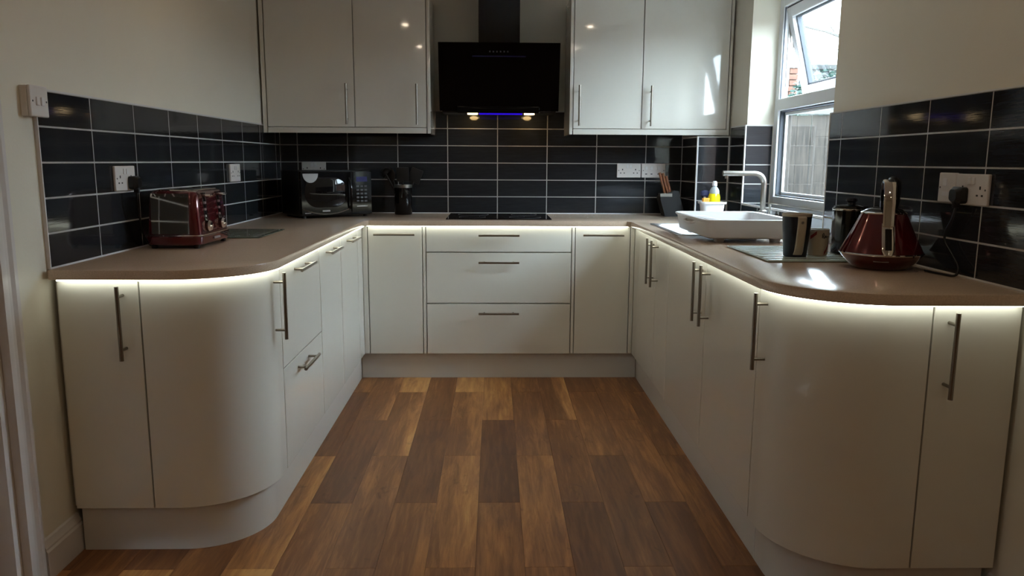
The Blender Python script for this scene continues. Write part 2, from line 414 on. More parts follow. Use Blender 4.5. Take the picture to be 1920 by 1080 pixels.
# left wall: faces +x ; mesh front is -y side (0) -> want local -y = world +x : rz = +90deg
LY0 = -1.938
tiles(wl, LY0, YB, ZT, Z5, -1.641, lambda a: (WL, a), PI / 2)
MB().box(-1.334, WL - 0.0007, LY0, YB, ZT - 0.005, Z5).obj('grout', 'grout', wl, 0)
MB().box(-1.334, WL + 0.001, LY0, YB, Z5, Z5 + 0.005).box(-1.334, WL + 0.001, LY0 - 0.004, LY0, ZT, Z5 + 0.005).box(-1.333, WL + 0.002, LY0, YB, ZT, ZT + 0.005).obj('tile_trim', 'trimw', wl, 0)
# back wall
tiles(wb, WL, 1.125, ZT, Z5, -0.0067 - 6 * TW, lambda a: (a, YB), 0)
tiles(wb, -0.384, 0.40, Z5, Z6, -0.0067 - 6 * TW, lambda a: (a, YB), 0)
MB().box(WL, 1.125, YB + 0.0007, 0.58, ZT - 0.005, Z5).box(-0.384, 0.40, YB + 0.0007, 0.58, Z5, Z6).obj('grout', 'grout', wb, 0)
MB().box(-0.384, 0.40, YB - 0.001, 0.58, Z6, Z6 + 0.005).box(WL, 1.125, YB - 0.002, 0.579, ZT, ZT + 0.005).obj('tile_trim', 'trimw', wb, 0)
# pipe boxing in the far right corner
BXX, BXY = 1.125, 0.22
bx = struct(MB().box(BXX + 0.0008, 1.320, BXY + 0.0008, 0.579, ZT - 0.005, 1.36).obj('trim_3', 'grout', smooth=0))
def rowtiles(parent, s, e, place, rz, z0=ZT, z1=Z5):
    r = 0
    while ZT + r * TH < z1 - 0.01:
        zs, ze = max(z0, ZT + r * TH), min(z1, ZT + (r + 1) * TH); r += 1
        if ze - zs < 0.02: continue
        x, y = place((s + e) / 2)
        inst('tile', tile_mesh(e - s - GAP, ze - zs - GAP), parent, (x, y, (zs + ze) / 2), (random.uniform(-.001, .001), 0, rz))
rowtiles(bx, BXY + 0.004, YB - 0.004, lambda a: (BXX, a), -PI / 2, z1=1.355)
rowtiles(bx, BXX + 0.006, 1.306, lambda a: (a, BXY), 0, z1=1.355)
MB().box(BXX - 0.001, BXX + 0.009, BXY - 0.001, BXY + 0.009, ZT, 1.36, 0.002).obj('tile_trim', 'trimw', bx, 0)
# right wall, far stub between boxing and window reveal ; faces -x : rz=-90
rowtiles(wr, WY1 + 0.003, BXY - 0.002, lambda a: (WR, a), -PI / 2)
MB().box(WR + 0.0007, 1.321, WY1, BXY, ZT - 0.005, Z5).box(WR + 0.0007, 1.321, WY0, WY1, ZT - 0.005, WZ0).box(WR + 0.0007, 1.321, -2.352, WY0, ZT - 0.005, Z5).box(1.321, 1.458, WY1 - 0.0083, WY1, WZ0, Z5).obj('grout', 'grout', wr, 0)
tiles(wr, WY0, WY1, ZT, WZ0 + 0.004, -2.115 - 3 * TW, lambda a: (WR, a), -PI / 2)
tiles(wr, -2.350, WY0, ZT, Z5, -2.115 - 3 * TW, lambda a: (WR, a), -PI / 2)
# reveal face beside the window (faces the room's rear)
RY = WY1 - 0.009
rowtiles(wr, WR + 0.006, 1.458, lambda a: (a, RY), 0, z0=ZS)
# sill tiles
k = 0; y = WY0
while y < WY1 - 0.012:
    e = min(WY1 - 0.01, y + TW); k += 1
    me = MB().box(-(1.458 - WR - .006) / 2, (1.458 - WR - .006) / 2, -(e - y - GAP) / 2, (e - y - GAP) / 2, -0.009, 0, 0.001, 1).mesh('tile', 'tile', 0)
    inst('tile', me, wr, ((WR + 0.006 + 1.458) / 2, (y + e) / 2, ZS)); y = e
MB().box(WR - 0.002, WR + 0.006, WY1 - 0.010, WY1 + 0.002, ZS, Z5 + 0.005, 0.002).box(WR - 0.002, WR + 0.006, WY0 - 0.002, WY0 + 0.006, ZT, Z5 + 0.004, 0.002) \
    .box(WR - 0.002, WR + 0.006, WY0, WY1 + 0.0, ZS - 0.010, ZS + 0.001, 0.002).box(WR - 0.001, 1.321, WY1, BXY, Z5, Z5 + 0.005) \
    .box(WR, 1.458, WY1 - 0.011, WY1 - 0.001, Z5, Z5 + 0.005).box(WR - 0.001, 1.321, -2.352, WY0, Z5, Z5 + 0.004).box(WR - 0.002, 1.320, -2.352, BXY, ZT, ZT + 0.005) \
    .obj('tile_trim', 'trimw', wr, 0)
MB().box(1.321, 1.46, WY0, WY1, WZ0, ZS - 0.009).obj('sill_bed', 'grout', wr, 0)

# ---------------------------------------------------------------- window
FW = 0.055
wd = MB()
X0, X1 = WIN_X, WIN_X + 0.046
wd.box(X0, X1, WY1 - FW - 0.006, WY1 - 0.006, ZS, WZ1 + 0.012, 0.004).box(X0, X1, WY0 + 0.001, WY0 + FW, ZS, WZ1 + 0.012, 0.004)
wd.box(X0, X1, WY0 + FW, WY1 - FW - 0.006, WZ1 - FW + 0.012, WZ1 + 0.012, 0.004).box(X0, X1, WY0 + FW, WY1 - FW - 0.006, ZS, ZS + 0.04, 0.004)
TZ0, TZ1 = 1.482, 1.542
wd.box(X0 - 0.004, X1, WY0 + FW, WY1 - FW - 0.006, TZ0, TZ1, 0.004)
wdo = struct(wd.obj('window_1', 'upvc', smooth=0))
iy0, iy1 = WY0 + FW, WY1 - FW - 0.006
def ringbars(x0, x1, ya, yb, za, zb, w, bev=0.002):
    return MB().box(x0, x1, ya, ya + w, za, zb, bev).box(x0, x1, yb - w, yb, za, zb, bev).box(x0, x1, ya + w, yb - w, za, za + w, bev).box(x0, x1, ya + w, yb - w, zb - w, zb, bev)
ringbars(X0 + 0.012, X0 + 0.05, iy0, iy1, ZS + 0.04, TZ0, 0.008).obj('gasket', 'gasket', wdo, 0)
ringbars(X0 + 0.034, X1 + 0.002, iy0 + 0.008, iy1 - 0.008, ZS + 0.048, TZ0 - 0.008, 0.016).obj('glazing_bead', 'upvc', wdo, 0)
MB().box(X0 + 0.040, X0 + 0.046, iy0 + 0.01, iy1 - 0.01, ZS + 0.05, TZ0 - 0.01).obj('pane', 'glass', wdo, 0)
# opening top sash, hinged at its head and pushed outward
hz = WZ1 - FW + 0.008; ang = -math.radians(14.5)
Tm = Matrix.Translation((X0 + 0.03, 0, hz)) @ Matrix.Rotation(ang, 4, 'Y')
sh = hz - TZ1 - 0.005
def sash(b): return b.xf(Tm)
ya, yb = iy0 + 0.004, iy1 - 0.004
so = sash(MB().box(-0.02, 0.035, ya, ya + 0.05, -sh, 0, 0.004).box(-0.02, 0.035, yb - 0.05, yb, -sh, 0, 0.004).box(-0.02, 0.035, ya + 0.05, yb - 0.05, -sh, -sh + 0.05, 0.004).box(-0.02, 0.035, ya + 0.05, yb - 0.05, -0.05, 0, 0.004)).obj('window_sash', 'upvc', wdo, 0)
sash(ringbars(0.0, 0.03, ya + 0.05, yb - 0.05, -sh + 0.05, -0.05, 0.010)).obj('gasket', 'gasket', so, 0)
sash(MB().box(0.010, 0.016, ya + 0.055, yb - 0.055, -sh + 0.055, -0.055)).obj('pane', 'glass', so, 0)
MB().box(-0.002, 0.002, -0.006, 0.006, -0.20, 0).xf(Matrix.Translation((X0 + 0.045, iy1 - 0.004, hz - 0.10)) @ Matrix.Rotation(ang * 0.5, 4, 'Y')).box(X0 + 0.03, X0 + 0.045, iy1 - 0.006, iy1 - 0.001, TZ1 + 0.06, hz - 0.04).obj('friction_stay', 'steel', wdo, 0)
MB().box(X0 + 0.02, X0 + 0.05, iy0, iy1, hz, hz + 0.004).box(X0 + 0.006, X0 + 0.012, iy1 - 0.004, iy1 + 0.001, TZ1, hz).obj('seal', 'gasket', wdo, 0)

# ---------------------------------------------------------------- base cabinets
def handle_mesh():
    b = MB(); h = 0.111
    b.cyl((0, -0.035, -h), (0, -0.035, h), 0.006, n=16)
    for z in (-0.08, 0.08): b.cyl((0, -0.035, z), (0, 0.0, z), 0.0045, n=12)
    return b.mesh('handle', 'handle', 40)
HM = handle_mesh()
def handle(parent, x, y, z, rz=0.0, horiz=False):
    return inst('handle', HM, parent, (x, y, z), (0, PI / 2, rz) if horiz else (0, 0, rz))
# for horizontal bars the length must run along the door: build a second mesh lying on x
b = MB(); b.cyl((-0.111, -0.035, 0), (0.111, -0.035, 0), 0.006, n=16)
for x in (-0.08, 0.08): b.cyl((x, -0.035, 0), (x, 0.0, 0), 0.0045, n=12)
HMH = b.mesh('handle', 'handle', 40)
def hhandle(parent, x, y, z, rz=0.0): return inst('handle', HMH, parent, (x, y, z), (0, 0, rz))
G = 0.0026
DZ0, DZ1 = 0.150, 0.862
def front(parent, name, axis, face, a0, a1, z0=DZ0, z1=DZ1, th=0.018):
    b = MB()
    if axis == 'y': b.box(a0 + G, a1 - G, face, face + th, z0, z1, 0.0012)
    elif axis == '+x': b.box(face - th, face, a0 + G, a1 - G, z0, z1, 0.0012)     # left run, faces +x
    else: b.box(face, face + th, a0 + G, a1 - G, z0, z1, 0.0012)
    return b.obj(name, 'gloss', parent, 0)
CZ0, CZ1 = 0.150, 0.864
# back run
c = thing('base_cabinet', 'narrow white cabinet left of the three-drawer unit, bar handle across its top', 'cabinet', (-0.566, 0.3, 0))
MB().box(-0.742, -0.42, 0.02, 0.55, CZ0, CZ1).obj('carcass', 'carcass', c, 0)
d = front(c, 'door', 'y', 0, -0.716, -0.418); hhandle(d, -0.568, 0, 0.819)
MB().box(-0.7445, -0.718, 0.001, 0.019, DZ0, DZ1, 0.001).obj('corner_post', 'gloss', c, 0)
c = thing('drawer_unit', 'wide white gloss unit of three drawers under the black hob', 'drawer unit', (0, 0.3, 0))
MB().box(-0.419, 0.419, 0.02, 0.55, CZ0, CZ1).obj('carcass', 'carcass', c, 0)
for z0, z1, hz_ in ((0.723, DZ1, 0.816), (0.438, 0.7175, 0.667), (DZ0, 0.4325, 0.383)):
    d = front(c, 'drawer', 'y', 0, -0.3995, 0.3995, z0, z1); hhandle(d, 0, 0, hz_)
for s in (-1, 1): MB().box(min(s * .4015, s * .4165), max(s * .4015, s * .4165), 0.0, 0.018, DZ0, DZ1, 0.001).obj('filler_panel', 'gloss', c, 0)
c = thing('base_cabinet', 'narrow white cabinet right of the three-drawer unit, bar handle across its top', 'cabinet', (0.57, 0.3, 0))
MB().box(0.42, 0.744, 0.02, 0.55, CZ0, CZ1).obj('carcass', 'carcass', c, 0)
d = front(c, 'door', 'y', 0, 0.418, 0.722); hhandle(d, 0.570, 0, 0.819)
MB().box(0.724, 0.7455, 0.001, 0.019, DZ0, DZ1, 0.001).obj('corner_post', 'gloss', c, 0)
# left run (faces +x): local handle front is -y -> rz=+90
LA = 'left-run white door with horizontal handle, '
c = thing('base_cabinet', LA + 'nearest the back corner', 'cabinet', (-1.03, -0.37, 0))
MB().box(-1.32, -0.765, -0.594, -0.02, CZ0, CZ1).obj('carcass', 'carcass', c, 0)
d = front(c, 'door', '+x', DL, -0.594, -0.145); hhandle(d, DL, -0.36, 0.827, PI / 2)
MB().box(-0.763, DL - 0.0005, -0.142, -0.001, DZ0, DZ1, 0.001).obj('corner_post', 'gloss', c, 0)
c = thing('base_cabinet', LA + 'between the corner one and the two-drawer unit', 'cabinet', (-1.03, -0.82, 0))
MB().box(-1.32, -0.765, -1.039, -0.596, CZ0, CZ1).obj('carcass', 'carcass', c, 0)
d = front(c, 'door', '+x', DL, -1.039, -0.596); hhandle(d, DL, -0.835, 0.827, PI / 2)
c = thing('drawer_unit', 'white gloss unit of two deep drawers in the left run beside the curved door', 'drawer unit', (-1.03, -1.34, 0))
MB().box(-1.32, -0.765, -1.633, -1.041, CZ0, CZ1).obj('carcass', 'carcass', c, 0)
for z0, z1, hz_ in ((0.511, DZ1, 0.827), (DZ0, 0.507, 0.464)):
    d = front(c, 'drawer', '+x', DL, -1.633, -1.041, z0, z1); hhandle(d, DL, -1.360, hz_, PI / 2)
# curved corner cabinets
def arc(cx, cy, r, a0, a1, n=20): return [(cx + r * math.cos(a0 + (a1 - a0) * i / n), cy + r * math.sin(a0 + (a1 - a0) * i / n)) for i in range(n + 1)]
def curved(cx, cy, r, side, xf_, ys, label, hlabel_y):
    """side=-1 left run (bulges towards +x), +1 right run; xf_ = joint x on the front face, ys = joint y on the side face"""
    c = thing('curved_cabinet', label, 'cabinet', (cx, cy, 0))
    def path(rr):
        if side < 0: return [(xf_ + G, cy - rr)] + arc(cx, cy, rr, -PI / 2, 0) + [(cx + rr, ys - G)]
        return [(xf_ - G, cy - rr)] + arc(cx, cy, rr, -PI / 2, -PI) + [(cx - rr, ys - G)]
    o, i = path(r), path(r - 0.018)
    poly = o + i[::-1]
    if side > 0: poly = poly[::-1]
    d = MB().prism(poly, [(DZ0, 0.001), (DZ0 + 0.001, 0), (DZ1 - 0.001, 0), (DZ1, 0.001)]).obj('curved_door', 'gloss', c, 30)
    ci = path(r - 0.03); w = cx + side * 0.32
    pc = ci + [(ci[-1][0] + side * 0.25, ci[-1][1]), (ci[0][0], ci[-1][1])]
    if side > 0: pc = pc[::-1]
    MB().prism(pc, [(CZ0, 0), (CZ1, 0)]).obj('carcass', 'carcass', c, 0)
    hy = hlabel_y; handle(d, cx - side * r, hy, 0.741, PI / 2 if side < 0 else -PI / 2)
    return c
curved(-0.999, -1.689, 0.254, -1, -1.073, -1.635, 'white gloss curved corner cabinet ending the left run, near the toaster', -1.706)
curved(1.000, -2.075, 0.254, 1, 1.081, -2.022, 'white gloss curved corner cabinet ending the right run, below the kettle', -2.087)
c = thing('end_cabinet', 'slim flat-door white cabinet at the front end of the left run, against the wall', 'cabinet', (-1.19, -1.8, 0))
MB().box(-1.325, -1.08, -1.922, -1.66, CZ0, CZ1).obj('carcass', 'carcass', c, 0)
d = front(c, 'door', 'y', -1.943, -1.313, -1.073); handle(d, -1.121, -1.943, 0.738)
c = thing('end_cabinet', 'slim flat-door white cabinet at the front end of the right run, against the wall', 'cabinet', (1.2, -2.2, 0))
MB().box(1.085, 1.311, -2.308, -2.05, CZ0, CZ1).obj('carcass', 'carcass', c, 0)
d = front(c, 'door', 'y', -2.329, 1.081, 1.309); handle(d, 1.123, -2.329, 0.738)
# right run (faces -x): rz=-90
RA = 'right-run white door, '
for y0, y1, hy, lab in ((-0.57, -0.13, -0.520, 'nearest the back corner, vertical handle on its near edge'),
                        (-0.845, -0.57, -0.622, 'second from the back corner and narrowest'),
                        (-1.450, -0.845, -1.402, 'third from the back corner, handle on its near edge'),
                        (-2.020, -1.450, -1.500, 'next to the curved cabinet, handle on its far edge')):
    c = thing('base_cabinet', RA + lab, 'cabinet', (1.03, (y0 + y1) / 2, 0))
    z1c = CZ1 if y0 < -0.9 else 0.70
    MB().box(0.766, 1.309, y0 + 0.001, min(y1 - 0.001, -0.02 if y1 > -0.2 else 9), CZ0, z1c).obj('carcass', 'carcass', c, 0)
    d = front(c, 'door', '-x', DR, y0, y1); handle(d, DR, hy, 0.741, -PI / 2)
    if y1 > -0.2: MB().box(DR + 0.0005, 0.764, -0.128, -0.001, DZ0, DZ1, 0.001).obj('corner_post', 'gloss', c, 0)

# plinths
PZ = 0.148
def plinth(pts, label, joints):
    o = MB().ribbon(pts, 0.016, 0.0, PZ).obj('plinth', 'plinth', None, 30); tag(o, label, 'plinth')
    for j in joints: MB().box(*j).obj('joint_strip', 'carcass', o, 0)
rec = 0.043
plinth([(-1.31, -1.908)] + [(x, y) for x, y in arc(-0.999, -1.689, 0.219, -PI / 2, 0)] + [(-0.780, 0.04)], 'white plinth under the left run, curving round its front end', [])
plinth([(-0.770, 0.051), (0.779, 0.051)], 'straight white plinth under the drawers at the back', [(-0.173, -0.171, 0.0415, 0.043, 0.002, PZ - 0.002)])
plinth([(0.789, 0.04)] + [(x, y) for x, y in arc(1.000, -2.075, 0.211, -PI, -PI / 2)] + [(1.300, -2.286)], 'white plinth under the right run, curving round its front end', [(0.7795, 0.781, -2.0, -1.997, 0.002, PZ - 0.002)])

# ---------------------------------------------------------------- worktop, led strips
RWL, RWR = 0.274, 0.285
SX0, SX1, SY0, SY1 = 0.800, 1.185, -0.815, -0.205      # sink cut-out
out = [(-1.322, 0.568), (-1.322, -1.963)] + arc(-0.999, -1.689, RWL, -PI / 2, 0) + [(-0.725, -0.045), (-0.705, -0.024), (0.695, -0.024), (0.715, -0.045)] \
    + arc(1.000, -2.075, RWR, -PI, -PI / 2) + [(1.309, -2.360), (1.309, 0.218), (1.123, 0.218), (1.123, 0.568)]
hole = [(SX0, SY0), (SX1, SY0), (SX1, SY1), (SX0, SY1)]
o = MB().prism(out, [(ZB, 0.0015), (ZB + 0.0015, 0), (ZT - 0.003, 0), (ZT - 0.0009, 0.0009), (ZT, 0.003)], hole).obj('worktop', 'worktop', None, 30)
tag(o, 'glossy taupe U-shaped worktop with rounded ends running round all three sides', 'worktop')
def led(pts, label):
    o = MB().ribbon(pts, 0.007, ZB - 0.0035, ZB - 0.0002).obj('led_strip', 'led', None, 0)
    tag(o, label, 'led strip')
led([(-1.30, -1.958)] + arc(-0.999, -1.689, 0.269, -PI / 2, 0) + [(-0.730, -0.05)], 'glowing white light strip under the left worktop edge')
led([(-0.715, -0.016), (0.705, -0.016)], 'glowing white light strip under the back worktop edge above the drawers')
led([(0.729, -0.05)] + arc(1.000, -2.075, 0.271, -PI, -PI / 2) + [(1.300, -2.346)], 'glowing white light strip under the right worktop edge')

# ---------------------------------------------------------------- wall cabinets
UF, UZ0, UZ1 = 0.240, 1.400, 2.118
def upper(x0, x1, xa, xb, xm, label, hs, endside):
    c = thing('wall_cabinet', label, 'cabinet', ((x0 + x1) / 2, 0.4, UZ0))
    MB().box(min(x0, x1) + 0.001, max(x0, x1) - 0.001, UF + 0.02, 0.569, UZ0, UZ1).obj('carcass', 'carcass', c, 0)
    for a0, a1, hx in ((xa, xm, hs[0]), (xm, xb, hs[1])):
        d = front(c, 'door', 'y', UF, a0, a1, UZ0, UZ1); handle(d, hx, UF, 1.524)
    e0, e1 = endside
    MB().box(e0, e1, UF - 0.002, 0.569, 1.366, UZ1 + 0.001, 0.001).obj('end_panel', 'gloss', c, 0)
    MB().box(x0 + 0.002 if endside[0] > 0 and False else min(x0, x1) + 0.004, max(x0, x1) - 0.004, UF, UF + 0.02, 1.366, UZ0 - 0.003, 0.001).obj('pelmet', 'gloss', c, 0)
    return c
c = upper(-1.300, -0.404, -1.297, -0.405, -0.808, 'pair of dim white gloss wall cabinet doors left of the cooker hood', (-0.850, -0.459), (-0.403, -0.385))
MB().box(-1.322, -1.300, UF + 0.002, UF + 0.02, 1.366, UZ1, 0.001).obj('filler_panel', 'gloss', c, 0)
c = upper(0.416, 1.306, 0.4165, 1.292, 0.806, 'pair of brightly lit white gloss wall cabinet doors right of the cooker hood', (0.450, 0.854), (0.398, 0.415))
MB().box(1.294, 1.309, UF + 0.002, UF + 0.02, 1.366, UZ1, 0.001).obj('filler_panel', 'gloss', c, 0)

# ---------------------------------------------------------------- cooker hood
h = thing('cooker_hood', 'black angled glass cooker hood with chimney between the wall cabinets', 'cooker hood', (0, 0.45, 1.5))
MB().box(-0.116, 0.117, 0.31, 0.569, 1.78, ZC - 0.002, 0.002).obj('chimney', 'blackgloss', h, 0)
pf = [(0.232, 1.863), (0.245, 1.866), (0.330, 1.500), (0.317, 1.497)]
def extr(pf, x0, x1):
    b = MB(); rings = [[b.bm.verts.new((x, y, z)) for y, z in pf] for x in (x0, x1)]; b._skin(rings); return b
extr(pf, -0.339, 0.341).obj('glass_panel', 'hoodglass', h, 0)
extr([(0.262, 1.80), (0.30, 1.84), (0.42, 1.80), (0.569, 1.60), (0.569, 1.488), (0.345, 1.488), (0.332, 1.505)], -0.325, 0.327).obj('body', 'blacksatin', h, 0)
MB().box(-0.240, 0.233, 0.306, 0.338, 1.486, 1.525, 0.006).obj('lower_vent', 'hoodglass', h)
MB().obox((0.0, 0.2385 + 0.0, 1.790), (0.30, 0.004, 0.006), Matrix.Rotation(math.radians(-13), 3, 'X')).obj('light_bar', 'bluefaint', h, 0)
b = MB()
for i in range(6): b.obox((-0.052 + i * 0.020, 0.2347, 1.815), (0.008, 0.003, 0.008), Matrix.Rotation(math.radians(-13), 3, 'X'))
b.obj('touch_controls', 'greymark', h, 0)
MB().box(-0.115, 0.135, 0.335, 0.350, 1.478, 1.488, 0.003).obj('blue_light', 'blueled', h, 0, label='glowing blue light strip')
for x in (-0.152, 0.176):
    MB().lathe([(0.030, 1.480), (0.030, 1.489)], x, 0.365, 20).obj('lamp', 'warmlens', h, label='warm glowing lamp')
    l = bpy.data.lights.new('hood_lamp_light', 'AREA'); l.shape = 'DISK'; l.size = .05; l.energy = HOODLAMP_W; l.color = (1.0, 0.66, 0.26)
    lo = bpy.data.objects.new('hood_lamp_light', l); COL.objects.link(lo); lo.parent = h
    lo.location = WM(h).inverted() @ Vector((x, 0.475, 1.476)); lo.rotation_euler = (math.radians(28), 0, 0)

# hob
hb = thing('hob', 'flat black glass hob set in the back worktop', 'hob', (0, 0.30, ZT))
MB().box(-0.292, 0.292, 0.052, 0.530, ZT + 0.0003, ZT + 0.005, 0.001).obj('glass_top', 'blackglass', hb, 0)
for x, y, r in ((-0.15, 0.19, 0.075), (0.15, 0.19, 0.09), (-0.15, 0.40, 0.09), (0.15, 0.40, 0.075)):
    MB().tube([(x + r * math.cos(t * PI / 12), y + r * math.sin(t * PI / 12), ZT + 0.0050) for t in range(25)], 0.0007, 4).obj('zone_ring', 'greymark', hb, 0)

# ---------------------------------------------------------------- sink, tap
s = thing('sink', 'stainless steel inset sink catching window light beside the drainer tray', 'sink', (0.99, -0.51, ZT))
b = MB()
cxs, cys, hx, hy = (SX0 + SX1) / 2, (SY0 + SY1) / 2, (SX1 - SX0) / 2, (SY1 - SY0) / 2
b.rrect([(ZT + 0.0006, hx + 0.016, hy + 0.016, 0.02), (ZT + 0.003, hx + 0.013, hy + 0.013, 0.02), (ZT + 0.003, hx - 0.006, hy - 0.006, 0.03),
         (ZT - 0.004, hx - 0.012, hy - 0.012, 0.04), (ZT - 0.150, hx - 0.025, hy - 0.025, 0.05), (ZT - 0.158, hx - 0.045, hy - 0.045, 0.05),
         (ZT - 0.160, 0.03, 0.03, 0.029)], cxs, cys, cap=False)
b.lathe([(0.03, ZT - 0.161), (0.001, ZT - 0.162)], cxs, cys, 16)
b.obj('bowl', 'sinksteel', s, 40)
MB().lathe([(0.022, ZT - 0.158), (0.020, ZT - 0.156), (0.008, ZT - 0.156), (0.001, ZT - 0.157)], cxs, cys, 16).obj('waste', 'chrome', s)
t = thing('tap', 'brushed steel mixer tap with an angular spout over the sink', 'tap', (1.255, -0.52, ZT))
tx, ty = 1.262, -0.52
path = [(tx, ty, ZT + 0.03)] + [(tx, ty, z) for z in (0.98, 1.05, 1.10)] + [(tx - 0.048 + 0.048 * math.cos(a), ty, 1.115 + 0.048 * math.sin(a)) for a in [i * PI / 2 / 8 for i in range(9)]] + [(tx - 0.12, ty, 1.163), (1.062, ty, 1.163)]
MB().tube(path, 0.0125, 16).obj('spout', 'steel', t)
MB().lathe([(0.026, ZT + 0.0005), (0.026, ZT + 0.012), (0.022, ZT + 0.016), (0.019, ZT + 0.02), (0.019, ZT + 0.09), (0.014, ZT + 0.095)], tx, ty, 24).obj('base', 'steel', t)
MB().cyl((tx - 0.182, ty, 1.155), (tx - 0.182, ty, 1.138), 0.008, 0.0075, 14).obj('nozzle', 'steel', t)
MB().cyl((tx, ty, ZT + 0.065), (tx + 0.036, ty, ZT + 0.065), 0.011, n=14).cyl((tx + 0.030, ty, ZT + 0.065), (tx + 0.034, ty - 0.01, ZT + 0.12), 0.004, n=10).obj('lever', 'steel', t)

# ---------------------------------------------------------------- draining tray and caddy
r = thing('drainer_tray', 'large white plastic washing-up tray on feet beside the sink', 'tray', (1.0, -0.89, ZT))
cx, cy = 1.003, -0.885
z0 = ZT + 0.016
b = MB(); HX, HY = 0.190, 0.278
b.rrect([(z0, HX - .028, HY - .022, .03), (z0 + .005, HX - .019, HY - .013, .035), (z0 + .064, HX - .009, HY - .006, .04), (z0 + .070, HX, HY, .045), (z0 + .076, HX + .001, HY + .001, .045),
         (z0 + .078, HX - .004, HY - .004, .045), (z0 + .076, HX - .018, HY - .016, .04), (z0 + .010, HX - .032, HY - .026, .035), (z0 + .006, HX - .050, HY - .045, .03)], cx, cy)
b.obj('tub', 'whiteplastic', r, 40)
for sx in (-1, 1):
    for sy in (-1, 1): MB().rrect([(ZT + 0.0005, .016, .022, .008), (z0 + 0.002, .02, .026, .01)], cx + sx * (HX - .075), cy + sy * (HY - .065)).obj('foot', 'whiteplastic', r)
b = MB()
for i in range(9):
    yy = cy - HY + 0.09 + i * 0.05
    MB().tube([(cx - .12, yy, z0 + .012), (cx - .12, yy, z0 + .055), (cx - .11, yy, z0 + .06), (cx - .06, yy, z0 + .06), (cx - .05, yy, z0 + .055), (cx - .05, yy, z0 + .012)], .003, 6).obj('rack_bar', 'whiteplastic', r)
MB().tube([(cx - HX + .018, cy - .08, z0 + .058), (cx - HX - .002, cy - .06, z0 + .050), (cx - HX - .006, cy, z0 + .047), (cx - HX - .002, cy + .06, z0 + .050), (cx - HX + .018, cy + .08, z0 + .058)], .006, 8).obj('grip', 'whiteplastic', r)

px, py = 1.135, -0.10
p = thing('sink_caddy', 'small white plastic pot holding washing-up things behind the tray', 'pot', (px, py, ZT))
MB().rrect([(ZT + .001, .048, .036, .02), (ZT + .10, .060, .044, .022), (ZT + .102, .068, .052, .024), (ZT + .112, .069, .053, .024), (ZT + .113, .062, .046, .022), (ZT + .02, .050, .036, .02)], px, py).obj('pot_body', 'whiteplastic', p)
p = thing('washing_up_bottle', 'clear bottle of yellow washing-up liquid with white cap in the caddy', 'bottle', (px + 0.012, py, ZT + .02))
bx_ = px + 0.010
MB().lathe([(.024, ZT + .022), (.030, ZT + .03), (.032, ZT + .10), (.032, ZT + .135), (.027, ZT + .155)], bx_, py, 24, sy=.7).obj('liquid', 'yellow', p)
MB().lathe([(.0275, ZT + .155), (.026, ZT + .17), (.018, ZT + .185), (.010, ZT + .193), (.010, ZT + .197)], bx_, py, 24, sy=.75).obj('bottle_top', 'clear', p)
MB().lathe([(.013, ZT + .196), (.013, ZT + .214), (.009, ZT + .220), (.004, ZT + .221)], bx_, py, 18).obj('cap', 'whiteplastic', p)
tag(MB().rrect([(ZT + .06, .016, .009, .004), (ZT + .132, .018, .010, .004)], px - 0.038, py - 0.012, 0.2).obj('sponge', 'sponge'), 'orange sponge poking out of the white caddy', 'sponge')
p = thing('scrubbing_brush', 'dark blue washing-up brush leaning behind the orange sponge', 'brush', (px - 0.035, py + 0.02, ZT + .03))
MB().cyl((px - 0.02, py + 0.018, ZT + .03), (px - 0.035, py + 0.022, ZT + .14), .006, n=10).obj('brush_handle', 'whiteplastic', p)
MB().rrect([(ZT + .138, .010, .008, .005), (ZT + .145, .022, .014, .010), (ZT + .165, .024, .015, .012), (ZT + .172, .012, .010, .008)], px - 0.036, py + 0.022).obj('bristles', 'darkblue', p)

# ---------------------------------------------------------------- glass boards
def board(name, x0, x1, y0, y1, mm, ms, label, dark=False):
    c = thing(name, label, 'chopping board', ((x0 + x1) / 2, (y0 + y1) / 2, ZT))
    MB().box(x0, x1, y0, y1, ZT + .002, ZT + .006, .001).obj('glass_sheet', mm, c, 0)
    n = 9; w = (y1 - y0) / (n * 1.0); st = None
    for i in range(n):
        yy = y0 + (i + .5) * w
        b = MB().box(x0 + .012, x1 - .012, yy - w * .22, yy + w * .22, ZT + .0061, ZT + .0064)
        b.obj('stripe', ms, c, 0)
    for sx in (x0 + .02, x1 - .02):
        for sy in (y0 + .02, y1 - .02): MB().lathe([(.006, ZT + .0003), (.006, ZT + .002)], sx, sy, 10).obj('foot', 'clear', c)
board('chopping_board', 0.862, 1.165, -1.745, -1.300, 'boardglass', 'boardstripe', 'pale striped glass chopping board under the two cups')
board('chopping_board', -1.262, -0.990, -1.020, -0.640, 'boarddark', 'boarddstripe', 'dark green striped glass chopping board behind the red toaster')

